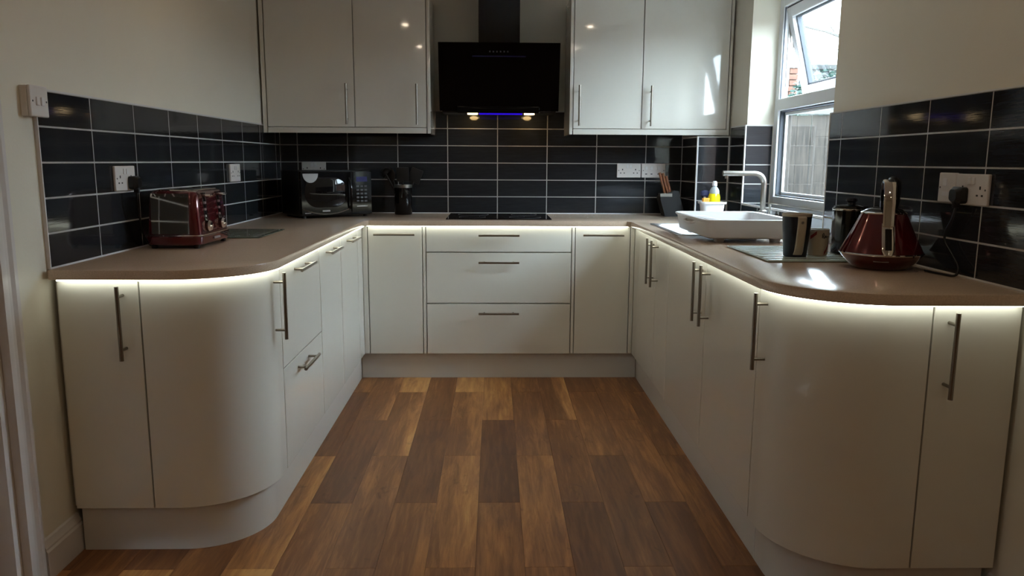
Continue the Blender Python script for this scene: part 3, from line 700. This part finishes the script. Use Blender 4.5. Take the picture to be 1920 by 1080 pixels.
# ---------------------------------------------------------------- cups
ZG = ZT + .0066
m = thing('travel_mug', 'tall navy mug with a cream handle strip, standing on the glass board', 'mug', (0.998, -1.62, ZG))
mx, my = 0.996, -1.625
MB().lathe([(.036, ZG), (.038, ZG + .004), (.048, ZG + .138), (.046, ZG + .138), (.036, ZG + .01), (.001, ZG + .008)], mx, my, 36).obj('mug_body', 'navy', m)
MB().lathe([(.0485, ZG + .138), (.0490, ZG + .143), (.0465, ZG + .145), (.044, ZG + .140)], mx, my, 36, cap=False).lathe([(.0482, ZG + .135), (.0492, ZG + .143)], mx, my, 36, cap=False).obj('rim', 'cream', m)
hp = [(ZG + .138, .046), (ZG + .132, .054), (ZG + .10, .056), (ZG + .06, .052), (ZG + .02, .046), (ZG + .008, .038)]
b = MB(); rings = []
for z, rr in hp:
    xo = -.002 - (ZG + .138 - z) * .03
    rings.append([b.bm.verts.new((mx + xo + sx, my - rr + dy, z)) for sx, dy in ((-.0135, .006), (.0135, .006), (.0145, .0), (.010, -.003), (-.010, -.003), (-.0145, 0))])
b._skin(rings); b.obj('mug_handle', 'cream', m, 30)
MB().cyl((mx - .003, my - .052, ZG + .118), (mx - .003, my - .0595, ZG + .117), .005, n=12).obj('rivet', 'steel', m)
c = thing('cup', 'short cream cup with red and black print beside the navy mug', 'cup', (1.083, -1.60, ZG))
ux, uy = 1.082, -1.600
MB().lathe([(.030, ZG), (.033, ZG + .003), (.036, ZG + .090), (.034, ZG + .090), (.031, ZG + .01), (.001, ZG + .008)], ux, uy, 32).obj('cup_body', 'cream', c)
def onCup(a, z, rr=.0362): return (ux + (rr - .00003 * 0 + (z - .045) * .045) * math.sin(a), uy - (rr + (z - .045) * .045 - .0010) * math.cos(a), ZG + z)
def decal(pts, w, name, mm):
    b = MB(); P = [(onCup(a, z - w), onCup(a2, z2 + w)) for (a, z), (a2, z2) in zip(pts, pts)]
    v = [(b.bm.verts.new(p0), b.bm.verts.new(p1)) for p0, p1 in P]
    for i in range(len(v) - 1): b.bm.faces.new((v[i][0], v[i + 1][0], v[i + 1][1], v[i][1]))
    b.obj(name, mm, c, 0)
decal([(.30, .008), (.50, .018), (.75, .034), (1.0, .05), (1.3, .066)], .006, 'red_band', 'redprint')
decal([(-1.1, .062), (-.8, .070), (-.5, .080)], .006, 'red_band', 'redprint')
b = MB()
b.tube([onCup(a, z) for a, z in ((.02, .062), (.0, .074), (.10, .079), (.17, .073), (.08, .067), (.18, .060), (.27, .070), (.30, .062), (.37, .070), (.42, .063), (.55, .067), (.70, .066), (.9, .066))], .0013, 6)
b.obj('lettering', 'blackprint', c)

# ---------------------------------------------------------------- kettle
kx, ky = 1.166, -1.870
k = thing('kettle', 'dark red pyramid kettle with a chrome handle, beside the right wall socket', 'kettle', (kx, ky, ZT))
MB().lathe([(.070, ZT + .0005), (.080, ZT + .004), (.100, ZT + .022), (.119, ZT + .046)], kx, ky, 48).obj('base', 'red', k)
MB().lathe([(.1195, ZT + .0462), (.1215, ZT + .049), (.1195, ZT + .052)], kx, ky, 48).obj('trim_ring', 'chrome', k)
body = [(.118, ZT + .0525), (.111, ZT + .068), (.100, ZT + .090), (.088, ZT + .115), (.076, ZT + .142), (.067, ZT + .162), (.064, ZT + .168)]
MB().lathe(body, kx, ky, 48).obj('body', 'red', k)
MB().lathe([(.0645, ZT + .1682), (.066, ZT + .171), (.062, ZT + .174)], kx, ky, 40).obj('neck_ring', 'chrome', k)
MB().lathe([(.060, ZT + .1742), (.050, ZT + .182), (.030, ZT + .187), (.012, ZT + .189)], kx, ky, 40).obj('lid', 'blackgloss', k)
MB().lathe([(.012, ZT + .189), (.009, ZT + .196), (.014, ZT + .206), (.010, ZT + .210)], kx + .028, ky + .02, 20).obj('knob', 'blackgloss', k)
dv = Vector((-0.30, -0.954, 0)).normalized(); pv = Vector((dv.y * -1, dv.x, 0))
def kp(rr, z, o=0): return Vector((kx, ky, ZT + z)) + dv * rr + pv * o
def strap(path, w, th, name, mm, sm=30):
    b = MB(); rings = []
    for i, (rr, z) in enumerate(path):
        a = path[max(0, i - 1)]; c2 = path[min(len(path) - 1, i + 1)]
        t = Vector((c2[0] - a[0], c2[1] - a[1])).normalized(); nr, nz = -t.y, t.x
        ww = w[i] if isinstance(w, list) else w
        rings.append([b.bm.verts.new(kp(rr + nr * q, z + nz * q, o)) for o, q in ((-ww, -th), (ww, -th), (ww, th * .5), (ww * .7, th), (-ww * .7, th), (-ww, th * .5))])
    b._skin(rings); return b.obj(name, mm, k, sm)
strap([(.018, .205), (.018, .235), (.026, .256), (.045, .268), (.066, .262), (.080, .240), (.086, .205), (.088, .165), (.092, .135)], [.015, .016, .017, .017, .017, .017, .017, .016, .016], .0035, 'chrome_strap', 'chrome')
strap([(.010, .18), (.006, .215), (.014, .245), (.040, .256), (.062, .250), (.072, .232), (.076, .20), (.076, .172)], .014, .010, 'handle_grip', 'blacksatin')
b = MB().tube([kp(.045, .256, .004), kp(.02, .266, .014), kp(-.01, .262, .024), kp(-.032, .240, .030), kp(-.040, .205, .031), kp(-.036, .170, .028)], [.010, .015, .017, .018, .018, .016], 14); b.obj('handle_arm', 'blacksatin', k)
strap([(.083, .142), (.097, .115), (.109, .088), (.119, .064), (.1235, .050)], [.017, .018, .018, .017, .011], .004, 'gauge_frame', 'chrome')
strap([(.095, .126), (.104, .107), (.113, .086), (.121, .066)], .009, .004, 'water_gauge', 'blackgloss')
# spout on the far side
b = MB(); sp = [(-.085, .110, .030), (-.100, .135, .022), (-.112, .158, .014), (-.118, .166, .010)]
rings = []
for rr, z, w in sp: rings.append([b.bm.verts.new(kp(rr + .018 * math.cos(q * PI / 4), z + .0 * q, w * math.sin(q * PI / 4))) for q in range(8)])
b._skin(rings); b.obj('spout', 'red', k)
b = MB()
b.obox((kx - .045, ky - .0945, ZT + .032), (.042, .002, .007), Matrix.Rotation(-.44, 3, 'Z') @ Matrix.Rotation(math.radians(-48), 3, 'X'))
b.obj('badge', 'lightmark', k, 0)
# black canister behind the kettle
c = thing('canister', 'glossy black lidded canister half hidden behind the red kettle', 'canister', (1.236, -1.50, ZT))
MB().lathe([(.055, ZT + .0005), (.060, ZT + .004), (.061, ZT + .155)], 1.236, -1.50, 36).obj('jar', 'blackgloss', c)
MB().lathe([(.0615, ZT + .1552), (.0625, ZT + .159), (.0615, ZT + .162)], 1.236, -1.50, 36).obj('rim', 'chrome', c)
MB().lathe([(.060, ZT + .1622), (.056, ZT + .170), (.030, ZT + .174), (.014, ZT + .175), (.012, ZT + .182), (.019, ZT + .188), (.017, ZT + .196), (.006, ZT + .199)], 1.236, -1.50, 32).obj('lid', 'blackgloss', c)

# ---------------------------------------------------------------- toaster
tcx, tcy = -1.181, -1.258
t = thing('toaster', 'dark red and mirrored steel four-slice toaster at the left wall', 'toaster', (tcx, tcy, ZT))
hx, hy = .098, .158
MB().rrect([(ZT + .012, hx - .006, hy - .006, .03), (ZT + .016, hx, hy, .032), (ZT + .042, hx + .004, hy + .004, .034), (ZT + .046, hx + .001, hy + .001, .032)], tcx, tcy).obj('base', 'red', t)
MB().rrect([(ZT + .0462, hx + .002, hy + .002, .032), (ZT + .050, hx + .002, hy + .002, .032)], tcx, tcy).obj('trim_line', 'chrome', t)
MB().rrect([(ZT + .0502, hx - .002, hy - .002, .03), (ZT + .12, hx - .007, hy - .005, .03), (ZT + .19, hx - .012, hy - .010, .03), (ZT + .203, hx - .018, hy - .016, .028), (ZT + .208, hx - .030, hy - .028, .02)], tcx, tcy).obj('shell', 'red', t)
MB().rrect([(ZT + .2082, hx - .030, hy - .028, .02), (ZT + .211, hx - .033, hy - .031, .018)], tcx, tcy).obj('top_plate', 'mirror', t)
b = MB()
for dx in (-.036, .036):
    for dy in (-.062, .062): b.box(tcx + dx - .012, tcx + dx + .012, tcy + dy - .052, tcy + dy + .052, ZT + .2112, ZT + .2118)
b.obj('bread_slot', 'hole', t, 0)
# mirrored side panel following the taper of the shell
for sy in (-1, 1):
    b = MB(); rings = []
    for zz, ins in ((.054, 0.0), (.12, .003), (.188, .0085), (.198, .012)):
        w = .070
        y = tcy + sy * (hy - .0015 - ins); rings.append([b.bm.verts.new((tcx + x, y + (sy * q), ZT + zz)) for x, q in ((-w - .004, -.004), (w - .010, -.004), (w - .010, .0015), (-w - .004, .0015))])
    b._skin(rings); b.obj('mirror_panel', 'mirror', t, 0)
# control face towards the room
for dy in (-.072, .072):
    fx = tcx + hx
    MB().obox((fx - .009, tcy + dy, ZT + .135), (.006, .034, .130), Matrix.Rotation(math.radians(-5), 3, 'Y'), .003).obj('control_panel', 'blackgloss', t)
    MB().lathe([(.0, 0), (.019, 0), (.020, .006), (.016, .014), (.001, .016)], 0, 0, 24).xf(Matrix.Translation((fx - .001, tcy + dy, ZT + .078)) @ Matrix.Rotation(PI / 2, 4, 'Y')).obj('browning_dial', 'chrome', t)
    MB().box(fx - .014, fx + .018, tcy + dy - .020, tcy + dy + .020, ZT + .186, ZT + .194, .003).obj('lever', 'chrome', t)
    for i in range(3):
        MB().cyl((fx - .008, tcy + dy - .012, ZT + .115 + i * .024), (fx - .001, tcy + dy - .012, ZT + .115 + i * .024), .0045, n=10).obj('button', 'lightmark', t)
MB().box(tcx + hx + .003, tcx + hx + .0065, tcy - .03, tcy + .03, ZT + .026, ZT + .034).obj('badge', 'lightmark', t, 0)
for sx in (-1, 1):
    for sy in (-1, 1): MB().lathe([(.010, ZT + .0003), (.012, ZT + .013)], tcx + sx * (hx - .022), tcy + sy * (hy - .022), 12).obj('foot', 'blacksatin', t)

# ---------------------------------------------------------------- microwave
th = math.radians(34); mB = Vector((-1.088, 0.062, 0))
mw, md, mh = 0.425, 0.300, 0.262
mo = thing('microwave', 'black microwave oven angled into the back left corner', 'microwave', (mB.x, mB.y, ZT), th)
def mp(b, name, mm, sm=0, label=None, parent=None):
    o = bpy.data.objects.new(name, b.mesh(name, mm, sm)); COL.objects.link(o); o.parent = parent or mo
    if label: o['label'] = label
    return o
z0 = .012
mp(MB().box(0, mw, .012, md, z0, mh, .005), 'casing', 'blacksatin')
mp(MB().box(.002, mw * .70, -.010, .0115, z0 + .004, mh - .004, .004), 'door', 'blackgloss')
dz = mp(MB().rrect([(-.012, .118, .078, .07), (-.0095, .124, .084, .075)], 0, 0, m=8).xf(Matrix.Translation((mw * .345, 0, .142)) @ Matrix.Rotation(PI / 2, 4, 'X') @ Matrix.Scale(-1, 4, (0, 0, 1)).to_4x4() @ Matrix.Identity(4)), 'door_window', 'blackglass', 30)
mp(MB().box(mw * .70 + .002, mw - .002, -.008, .0115, z0 + .004, mh - .004, .003), 'control_panel', 'blackgloss')
b = MB(); pts = []
for i in range(21):
    a = i / 20; x = .012 + a * (mw * .70 - .024); pts.append((x, -.0115, .052 - .030 * math.sin(a * PI) ** .8 if True else 0))
b.tube(pts, .0028, 6); mp(b, 'door_trim', 'steel', 30)
mp(MB().tube([(mw * .665, -.016, .05), (mw * .672, -.030, .07), (mw * .675, -.034, .13), (mw * .672, -.030, .20), (mw * .665, -.016, .222)], .006, 10), 'door_handle', 'blackgloss', 30)
mp(MB().box(mw * .34 - .022, mw * .34 + .022, -.0125, -.010, .036, .045), 'badge', 'lightmark')
mp(MB().box(.022, .056, -.0115, -.0098, .028, .032), 'print_line', 'lightmark')
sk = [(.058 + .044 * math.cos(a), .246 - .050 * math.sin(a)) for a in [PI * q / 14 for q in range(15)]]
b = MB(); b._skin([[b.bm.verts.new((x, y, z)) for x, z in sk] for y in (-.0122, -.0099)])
mp(b, 'pale_mark', 'lightmark', label='pale half-round mark on the door')  # pale half-round mark at the upper left of the door
b = MB()
for i in range(5):
    for j in range(3): b.box(mw * .775 + j * .024, mw * .775 + j * .024 + .016, -.0092, -.0078, .085 + i * .021, .085 + i * .021 + .010)
mp(b, 'keypad', 'greymark')
mp(MB().box(mw * .775, mw * .775 + .066, -.0093, -.0078, .058, .064), 'print_line', 'lightmark')
mp(MB().box(mw * .775, mw * .775 + .066, -.0093, -.0078, .200, .228), 'display', 'bluedisplay')
for x in (.03, mw - .03):
    for y in (.03, md - .03): mp(MB().lathe([(.012, .0003), (.012, z0)], x, y, 12), 'foot', 'blacksatin')

# ---------------------------------------------------------------- utensil pot
ux, uy = -0.571, 0.455
u = thing('utensil_pot', 'black cylindrical utensil pot with a steel band on the back worktop', 'pot', (ux, uy, ZT))
MB().lathe([(.050, ZT + .0005), (.052, ZT + .004), (.052, ZT + .160), (.048, ZT + .160), (.046, ZT + .01), (.001, ZT + .008)], ux, uy, 32).obj('pot_body', 'blackgloss', u)
MB().lathe([(.0525, ZT + .1602), (.0530, ZT + .1602), (.0530, ZT + .178), (.0485, ZT + .178), (.0485, ZT + .1602)], ux, uy, 32).obj('band', 'steel', u)
def uten(name, label, cat, dx, dy, L, lean, head):
    top = Vector((ux + dx + lean[0] * .8, uy + dy + lean[1] * .8, ZT + L)); bot = Vector((ux - lean[0] * .25 + dx * .3, uy + dy * .3, ZT + .012))
    c = thing(name, label, cat, tuple(bot))
    MB().tube([bot, bot.lerp(top, .5), top], [.005, .0055, .006], 8).obj('shaft', 'blacksatin', c)
    d = (top - bot).normalized(); xa = Vector((0, 1, 0)).cross(d).normalized(); ya_ = d.cross(xa)
    fr = Matrix(((xa.x, ya_.x, d.x), (xa.y, ya_.y, d.y), (xa.z, ya_.z, d.z))).to_4x4()
    if head == 'ladle':
        b = MB().lathe([(.006, .012), (.024, .004), (.034, -.012), (.037, -.026), (.034, -.026), (.022, .0)], 0, 0, 18).xf(Matrix.Translation(top + d * .012) @ Matrix.Rotation(-.9, 4, 'Y'))
    elif head == 'spatula':
        b = MB().box(-.036, .036, -.003, .003, -.01, .075, .003).xf(Matrix.Translation(top) @ fr)
    else:
        b = MB().lathe([(.006, -.01), (.022, .01), (.028, .035), (.024, .060), (.010, .075)], 0, 0, 18, sy=.25).xf(Matrix.Translation(top) @ fr)
    b.obj('head', 'blacksatin', c)
uten('ladle', 'black ladle leaning left out of the utensil pot', 'utensil', -.02, .0, .245, (-.105, -.01), 'ladle')
uten('serving_spoon', 'black serving spoon in the utensil pot, next to the ladle', 'utensil', -.015, .015, .205, (-.06, 0), 'spoon')
uten('spatula', 'black flat spatula upright in the middle of the utensil pot', 'utensil', .0, -.012, .205, (.0, 0), 'spatula')
uten('spatula', 'black flat spatula leaning right out of the utensil pot', 'utensil', .018, .01, .200, (.055, 0), 'spatula')

# ---------------------------------------------------------------- knife block
kb = thing('knife_block', 'black slanted knife block with a grey top under the back sockets', 'knife block', (1.035, 0.40, ZT))
def exty(pf, y0, y1):
    b = MB(); rings = [[b.bm.verts.new((x, y, z)) for x, z in pf] for y in (y0, y1)]; b._skin(rings); return b
exty([(.985, ZT + .0005), (1.105, ZT + .0005), (1.060, ZT + .150), (1.035, ZT + .155), (.955, ZT + .118), (.955, ZT + .10)], .345, .455).obj('block', 'blacksatin', kb, 0)
exty([(.952, ZT + .118), (.952, ZT + .136), (1.022, ZT + .136), (1.022, ZT + .118)], .342, .400).obj('top_plate', 'steel', kb, 0)
dirv = Vector((-.30, -.05, 1)).normalized()
for i, (dx, dy, L) in enumerate(((0, 0, .125), (.018, .004, .122), (.034, .0, .105), (.010, .03, .118), (.030, .03, .10))):
    p0 = Vector((.982 + dx, .365 + dy, ZT + .138)); p1 = p0 + dirv * L
    n = ['leftmost knife', 'second knife from the left', 'rightmost knife', 'rear left knife', 'rear right knife'][i]
    kn = thing('kitchen_knife', n + ' with a brown handle in the knife block', 'knife', tuple(p0))
    MB().tube([p0, p0.lerp(p1, .3), p0.lerp(p1, .75), p1], [.006, .008, .0075, .0085], 10).obj('knife_handle', 'knifewood', kn)
    MB().cyl(tuple(p0 - dirv * .012), tuple(p0 + dirv * .001), .0035, n=8).obj('blade', 'steel', kn)

# ---------------------------------------------------------------- sockets and switch
def plate(name, label, cat, loc, rz, gangs=2, kind='socket', group=None):
    """local: plate in xz plane, front towards -y"""
    o = thing(name, label, cat, loc, rz, group)
    w = .146 if gangs == 2 else .086
    def P(b, n, mm, l=None):
        q = bpy.data.objects.new(n, b.mesh(n, mm, 0)); COL.objects.link(q); q.parent = o
        if l: q['label'] = l
        return q
    P(MB().box(-w / 2, w / 2, -.010, -.0003, -.043, .043, .003), 'face_plate', 'socket')
    if kind == 'socket':
        for gx in ((-.040, .040) if gangs == 2 else (0,)):
            P(MB().box(gx - .003, gx + .003, -.0106, -.0098, .001, .010), 'pin_slot', 'hole')
            for s in (-1, 1): P(MB().box(gx + s * .011 - .004, gx + s * .011 + .004, -.0106, -.0098, -.018, -.013), 'pin_slot', 'hole')
        for gx in ((-.010, .010) if gangs == 2 else (.028,)): P(MB().box(gx - .006, gx + .006, -.013, -.0095, .014, .034, .0015), 'rocker', 'whiteplastic')
    elif kind == 'switch':
        for gx in (-.012, .012): P(MB().box(gx - .007, gx + .007, -.014, -.0095, -.012, .012, .002), 'rocker', 'whiteplastic')
    elif kind == 'grid':
        for gx in (-.045, -.012, .03):
            P(MB().box(gx - .008, gx + .008, -.013, -.0095, .004, .026, .002), 'rocker', 'whiteplastic')
            P(MB().box(gx - .006, gx + .006, -.0106, -.0098, -.024, -.018), 'pin_slot', 'greymark')
    elif kind == 'spur':
        P(MB().box(-.018, .002, -.013, -.0095, .004, .026, .002), 'rocker', 'whiteplastic')
        P(MB().box(-.02, .02, -.0108, -.0098, -.024, -.012), 'fuse_holder', 'whiteplastic')
    for s in (-1, 1): P(MB().lathe([(.0028, 0), (.0028, .001)], 0, 0, 10).xf(Matrix.Translation((s * (w / 2 - .010), -.0098, 0)) @ Matrix.Rotation(PI / 2, 4, 'X')), 'screw', 'greymark')
    return o
plate('double_socket', 'white double socket above the toaster with a black plug in it', 'socket', (WL, -1.455, 1.148), PI / 2)
plate('double_socket', 'white double socket far along the left wall, nothing plugged in', 'socket', (WL, -0.292, 1.150), PI / 2)
plate('double_socket', 'white double socket just above the microwave', 'socket', (-1.122, YB, 1.162), 0)
plate('double_socket', 'left of the two white plates side by side on the back tiles', 'socket', (.800, YB, 1.162), 0)
plate('appliance_switch_plate', 'right of the two white plates on the back tiles, behind the knife handles', 'switch plate', (.951, YB, 1.162), 0, kind='grid')
plate('fused_switch', 'single white plate left of the plugged socket above the kettle', 'switch', (WR, -1.958, 1.145), -PI / 2, gangs=1, kind='spur')
plate('double_socket', 'white double socket above the kettle with a black plug in it', 'socket', (WR, -2.076, 1.143), -PI / 2)
plate('light_switch', 'white light switch at the top front corner of the left tiling', 'switch', (WL + .010, -1.955, 1.373), PI / 2, gangs=1, kind='switch')
MB().box(-1.3335, WL + .0095, -1.997, -1.942, 1.331, 1.415, .001).obj('back_box', 'socket', bpy.data.objects['light_switch'], 0)

def plug(name, label, x, y, z, rz, cord):
    o = thing(name, label, 'plug', (x, y, z), rz)
    q = bpy.data.objects.new('plug_body', MB().rrect([(0.0, .024, .023, .010), (.018, .025, .024, .011), (.030, .017, .016, .010)], 0, 0).xf(Matrix.Rotation(PI / 2, 4, 'X')).box(-.006, .006, -.026, -.008, -.036, -.018, .002).mesh('plug_body', 'blacksatin', 35)); COL.objects.link(q); q.parent = o
    b = MB()
    # smooth the cord with a Catmull-Rom pass
    P = [Vector(p) for p in cord]; out_ = []
    for i in range(len(P) - 1):
        p0, p1, p2, p3 = P[max(i - 1, 0)], P[i], P[i + 1], P[min(i + 2, len(P) - 1)]
        for j in range(8):
            t_ = j / 8; out_.append(0.5 * ((2 * p1) + (-p0 + p2) * t_ + (2 * p0 - 5 * p1 + 4 * p2 - p3) * t_ ** 2 + (-p0 + 3 * p1 - 3 * p2 + p3) * t_ ** 3))
    out_.append(P[-1]); b.tube(out_, .0036, 8).obj('cord', 'blacksatin', o)
plug('power_plug', 'black plug and cord running down to the red kettle', WR - .0115, -2.042, 1.126, -PI / 2,
     [(1.284, -2.042, 1.095), (1.284, -2.03, 1.06), (1.290, -1.99, 1.00), (1.294, -2.03, .955), (1.290, -2.07, .925), (1.280, -2.075, .901), (1.268, -2.02, .899), (1.262, -1.985, .899), (1.256, -1.962, .900)])
plug('power_plug', 'black plug and cord dropping behind the red toaster', WL + .0115, -1.418, 1.132, PI / 2,
     [(-1.297, -1.418, 1.10), (-1.297, -1.415, 1.05), (-1.300, -1.40, 1.0), (-1.304, -1.37, .94), (-1.302, -1.33, .902), (-1.296, -1.30, .900)])

# ---------------------------------------------------------------- ceiling downlights
for x in (-0.81, 0.82):
    for yy, nm in ((-1.10, 'nearest the hood'), (-2.40, 'middle of its row'), (-3.72, 'nearest the rear'), (-5.1, 'last before the rear wall')):
        c = thing('ceiling_downlight', ('left' if x < 0 else 'right') + '-hand warm round ceiling downlight, ' + nm, 'ceiling light', (x, yy, ZC))
        MB().lathe([(.030, ZC - .004), (.045, ZC - .006), (.046, ZC - .0005), (.030, ZC - .0005)], x, yy, 28, cap=False).obj('bezel', 'chrome', c)
        MB().lathe([(.006, ZC - .0155), (.018, ZC - .0135), (.026, ZC - .009), (.029, ZC - .001)], x, yy, 24).obj('lens', 'warmdown', c)
        l = bpy.data.lights.new('downlight_beam', 'AREA'); l.shape = 'DISK'; l.size = .055; l.energy = DOWNLIGHT_W; l.color = (1.0, 0.76, 0.48); l.spread = math.radians(160)
        lo = bpy.data.objects.new('downlight_beam', l); COL.objects.link(lo); lo.parent = c; lo.location = (0, 0, -.018)

# ---------------------------------------------------------------- garden seen through the window
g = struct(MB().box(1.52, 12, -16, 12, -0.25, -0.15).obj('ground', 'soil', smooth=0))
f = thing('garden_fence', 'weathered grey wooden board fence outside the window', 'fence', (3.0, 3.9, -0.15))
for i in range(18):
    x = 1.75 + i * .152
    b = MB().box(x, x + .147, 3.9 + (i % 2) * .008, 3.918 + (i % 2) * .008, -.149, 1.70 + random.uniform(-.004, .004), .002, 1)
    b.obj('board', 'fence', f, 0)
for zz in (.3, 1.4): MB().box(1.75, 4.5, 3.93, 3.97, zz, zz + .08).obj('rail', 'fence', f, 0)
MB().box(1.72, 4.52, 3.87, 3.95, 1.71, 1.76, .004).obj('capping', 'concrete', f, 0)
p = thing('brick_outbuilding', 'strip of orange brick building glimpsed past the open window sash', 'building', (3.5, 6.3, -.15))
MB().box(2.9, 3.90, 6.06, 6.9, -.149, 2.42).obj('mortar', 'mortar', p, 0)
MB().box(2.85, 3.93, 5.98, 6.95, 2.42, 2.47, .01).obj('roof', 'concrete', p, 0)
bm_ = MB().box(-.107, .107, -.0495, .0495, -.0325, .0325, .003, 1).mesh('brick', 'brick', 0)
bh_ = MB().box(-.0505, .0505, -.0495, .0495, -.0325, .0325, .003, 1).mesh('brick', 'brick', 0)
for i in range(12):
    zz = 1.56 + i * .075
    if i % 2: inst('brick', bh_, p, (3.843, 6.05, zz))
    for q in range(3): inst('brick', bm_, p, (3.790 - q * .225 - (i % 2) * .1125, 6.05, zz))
nw = tag(MB().box(3.6, 3.8, -16, 3.6, -.149, 2.0, .01).obj('sky_blocker', 'brick', None, 0), 'unseen brick wall added to block low sky light at the window', 'wall')  # added out of view to cut low sky light and its tile reflections
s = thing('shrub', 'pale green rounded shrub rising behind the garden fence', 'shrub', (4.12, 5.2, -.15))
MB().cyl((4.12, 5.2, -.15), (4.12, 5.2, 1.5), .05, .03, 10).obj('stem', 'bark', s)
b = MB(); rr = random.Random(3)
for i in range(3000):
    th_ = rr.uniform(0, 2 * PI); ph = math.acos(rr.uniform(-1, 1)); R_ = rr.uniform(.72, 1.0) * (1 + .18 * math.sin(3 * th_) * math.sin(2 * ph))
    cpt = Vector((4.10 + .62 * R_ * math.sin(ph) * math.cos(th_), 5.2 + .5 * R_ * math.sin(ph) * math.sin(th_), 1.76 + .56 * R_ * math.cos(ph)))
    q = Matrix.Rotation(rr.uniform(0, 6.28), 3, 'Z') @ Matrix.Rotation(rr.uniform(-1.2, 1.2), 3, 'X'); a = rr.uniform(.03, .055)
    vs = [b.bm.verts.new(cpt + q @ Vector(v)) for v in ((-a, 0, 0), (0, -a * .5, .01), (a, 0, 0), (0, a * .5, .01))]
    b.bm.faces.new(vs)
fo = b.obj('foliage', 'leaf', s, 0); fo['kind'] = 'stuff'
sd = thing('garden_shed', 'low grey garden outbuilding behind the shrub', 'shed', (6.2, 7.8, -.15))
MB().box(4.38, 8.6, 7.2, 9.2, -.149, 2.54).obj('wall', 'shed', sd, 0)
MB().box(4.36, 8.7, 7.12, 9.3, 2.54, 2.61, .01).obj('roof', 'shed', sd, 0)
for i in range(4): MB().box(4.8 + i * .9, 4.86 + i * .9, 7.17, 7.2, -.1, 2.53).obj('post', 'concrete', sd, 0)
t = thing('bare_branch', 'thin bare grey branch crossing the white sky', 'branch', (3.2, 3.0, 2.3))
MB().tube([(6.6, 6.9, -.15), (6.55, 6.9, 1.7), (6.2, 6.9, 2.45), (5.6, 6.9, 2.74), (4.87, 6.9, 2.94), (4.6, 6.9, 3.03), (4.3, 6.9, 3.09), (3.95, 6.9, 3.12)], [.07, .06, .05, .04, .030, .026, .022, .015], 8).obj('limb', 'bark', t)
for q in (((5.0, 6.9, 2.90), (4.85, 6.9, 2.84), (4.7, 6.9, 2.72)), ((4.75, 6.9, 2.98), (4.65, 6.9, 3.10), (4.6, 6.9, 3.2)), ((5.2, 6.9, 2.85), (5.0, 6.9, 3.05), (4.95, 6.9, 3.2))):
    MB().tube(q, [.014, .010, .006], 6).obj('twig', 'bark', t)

# repeats share a group
GR = {'kitchen_knife': 'knives in the knife block', 'ceiling_downlight': 'downlights in the kitchen ceiling', 'spatula': 'utensils in the black pot', 'ladle': 'utensils in the black pot',
      'serving_spoon': 'utensils in the black pot', 'double_socket': 'double sockets on the tiles', 'base_cabinet': 'white base cabinets', 'wall_cabinet': 'white wall cabinets',
      'curved_cabinet': 'curved corner cabinets', 'end_cabinet': 'slim end cabinets', 'plinth': 'plinths under the cabinets', 'led_strip': 'light strips under the worktop',
      'chopping_board': 'glass chopping boards', 'power_plug': 'black power plugs', 'drawer_unit': 'white drawer units'}
for o in list(COL.objects):
    n = o.name.split('.')[0]
    if o.parent is None and n in GR: o['group'] = GR[n]
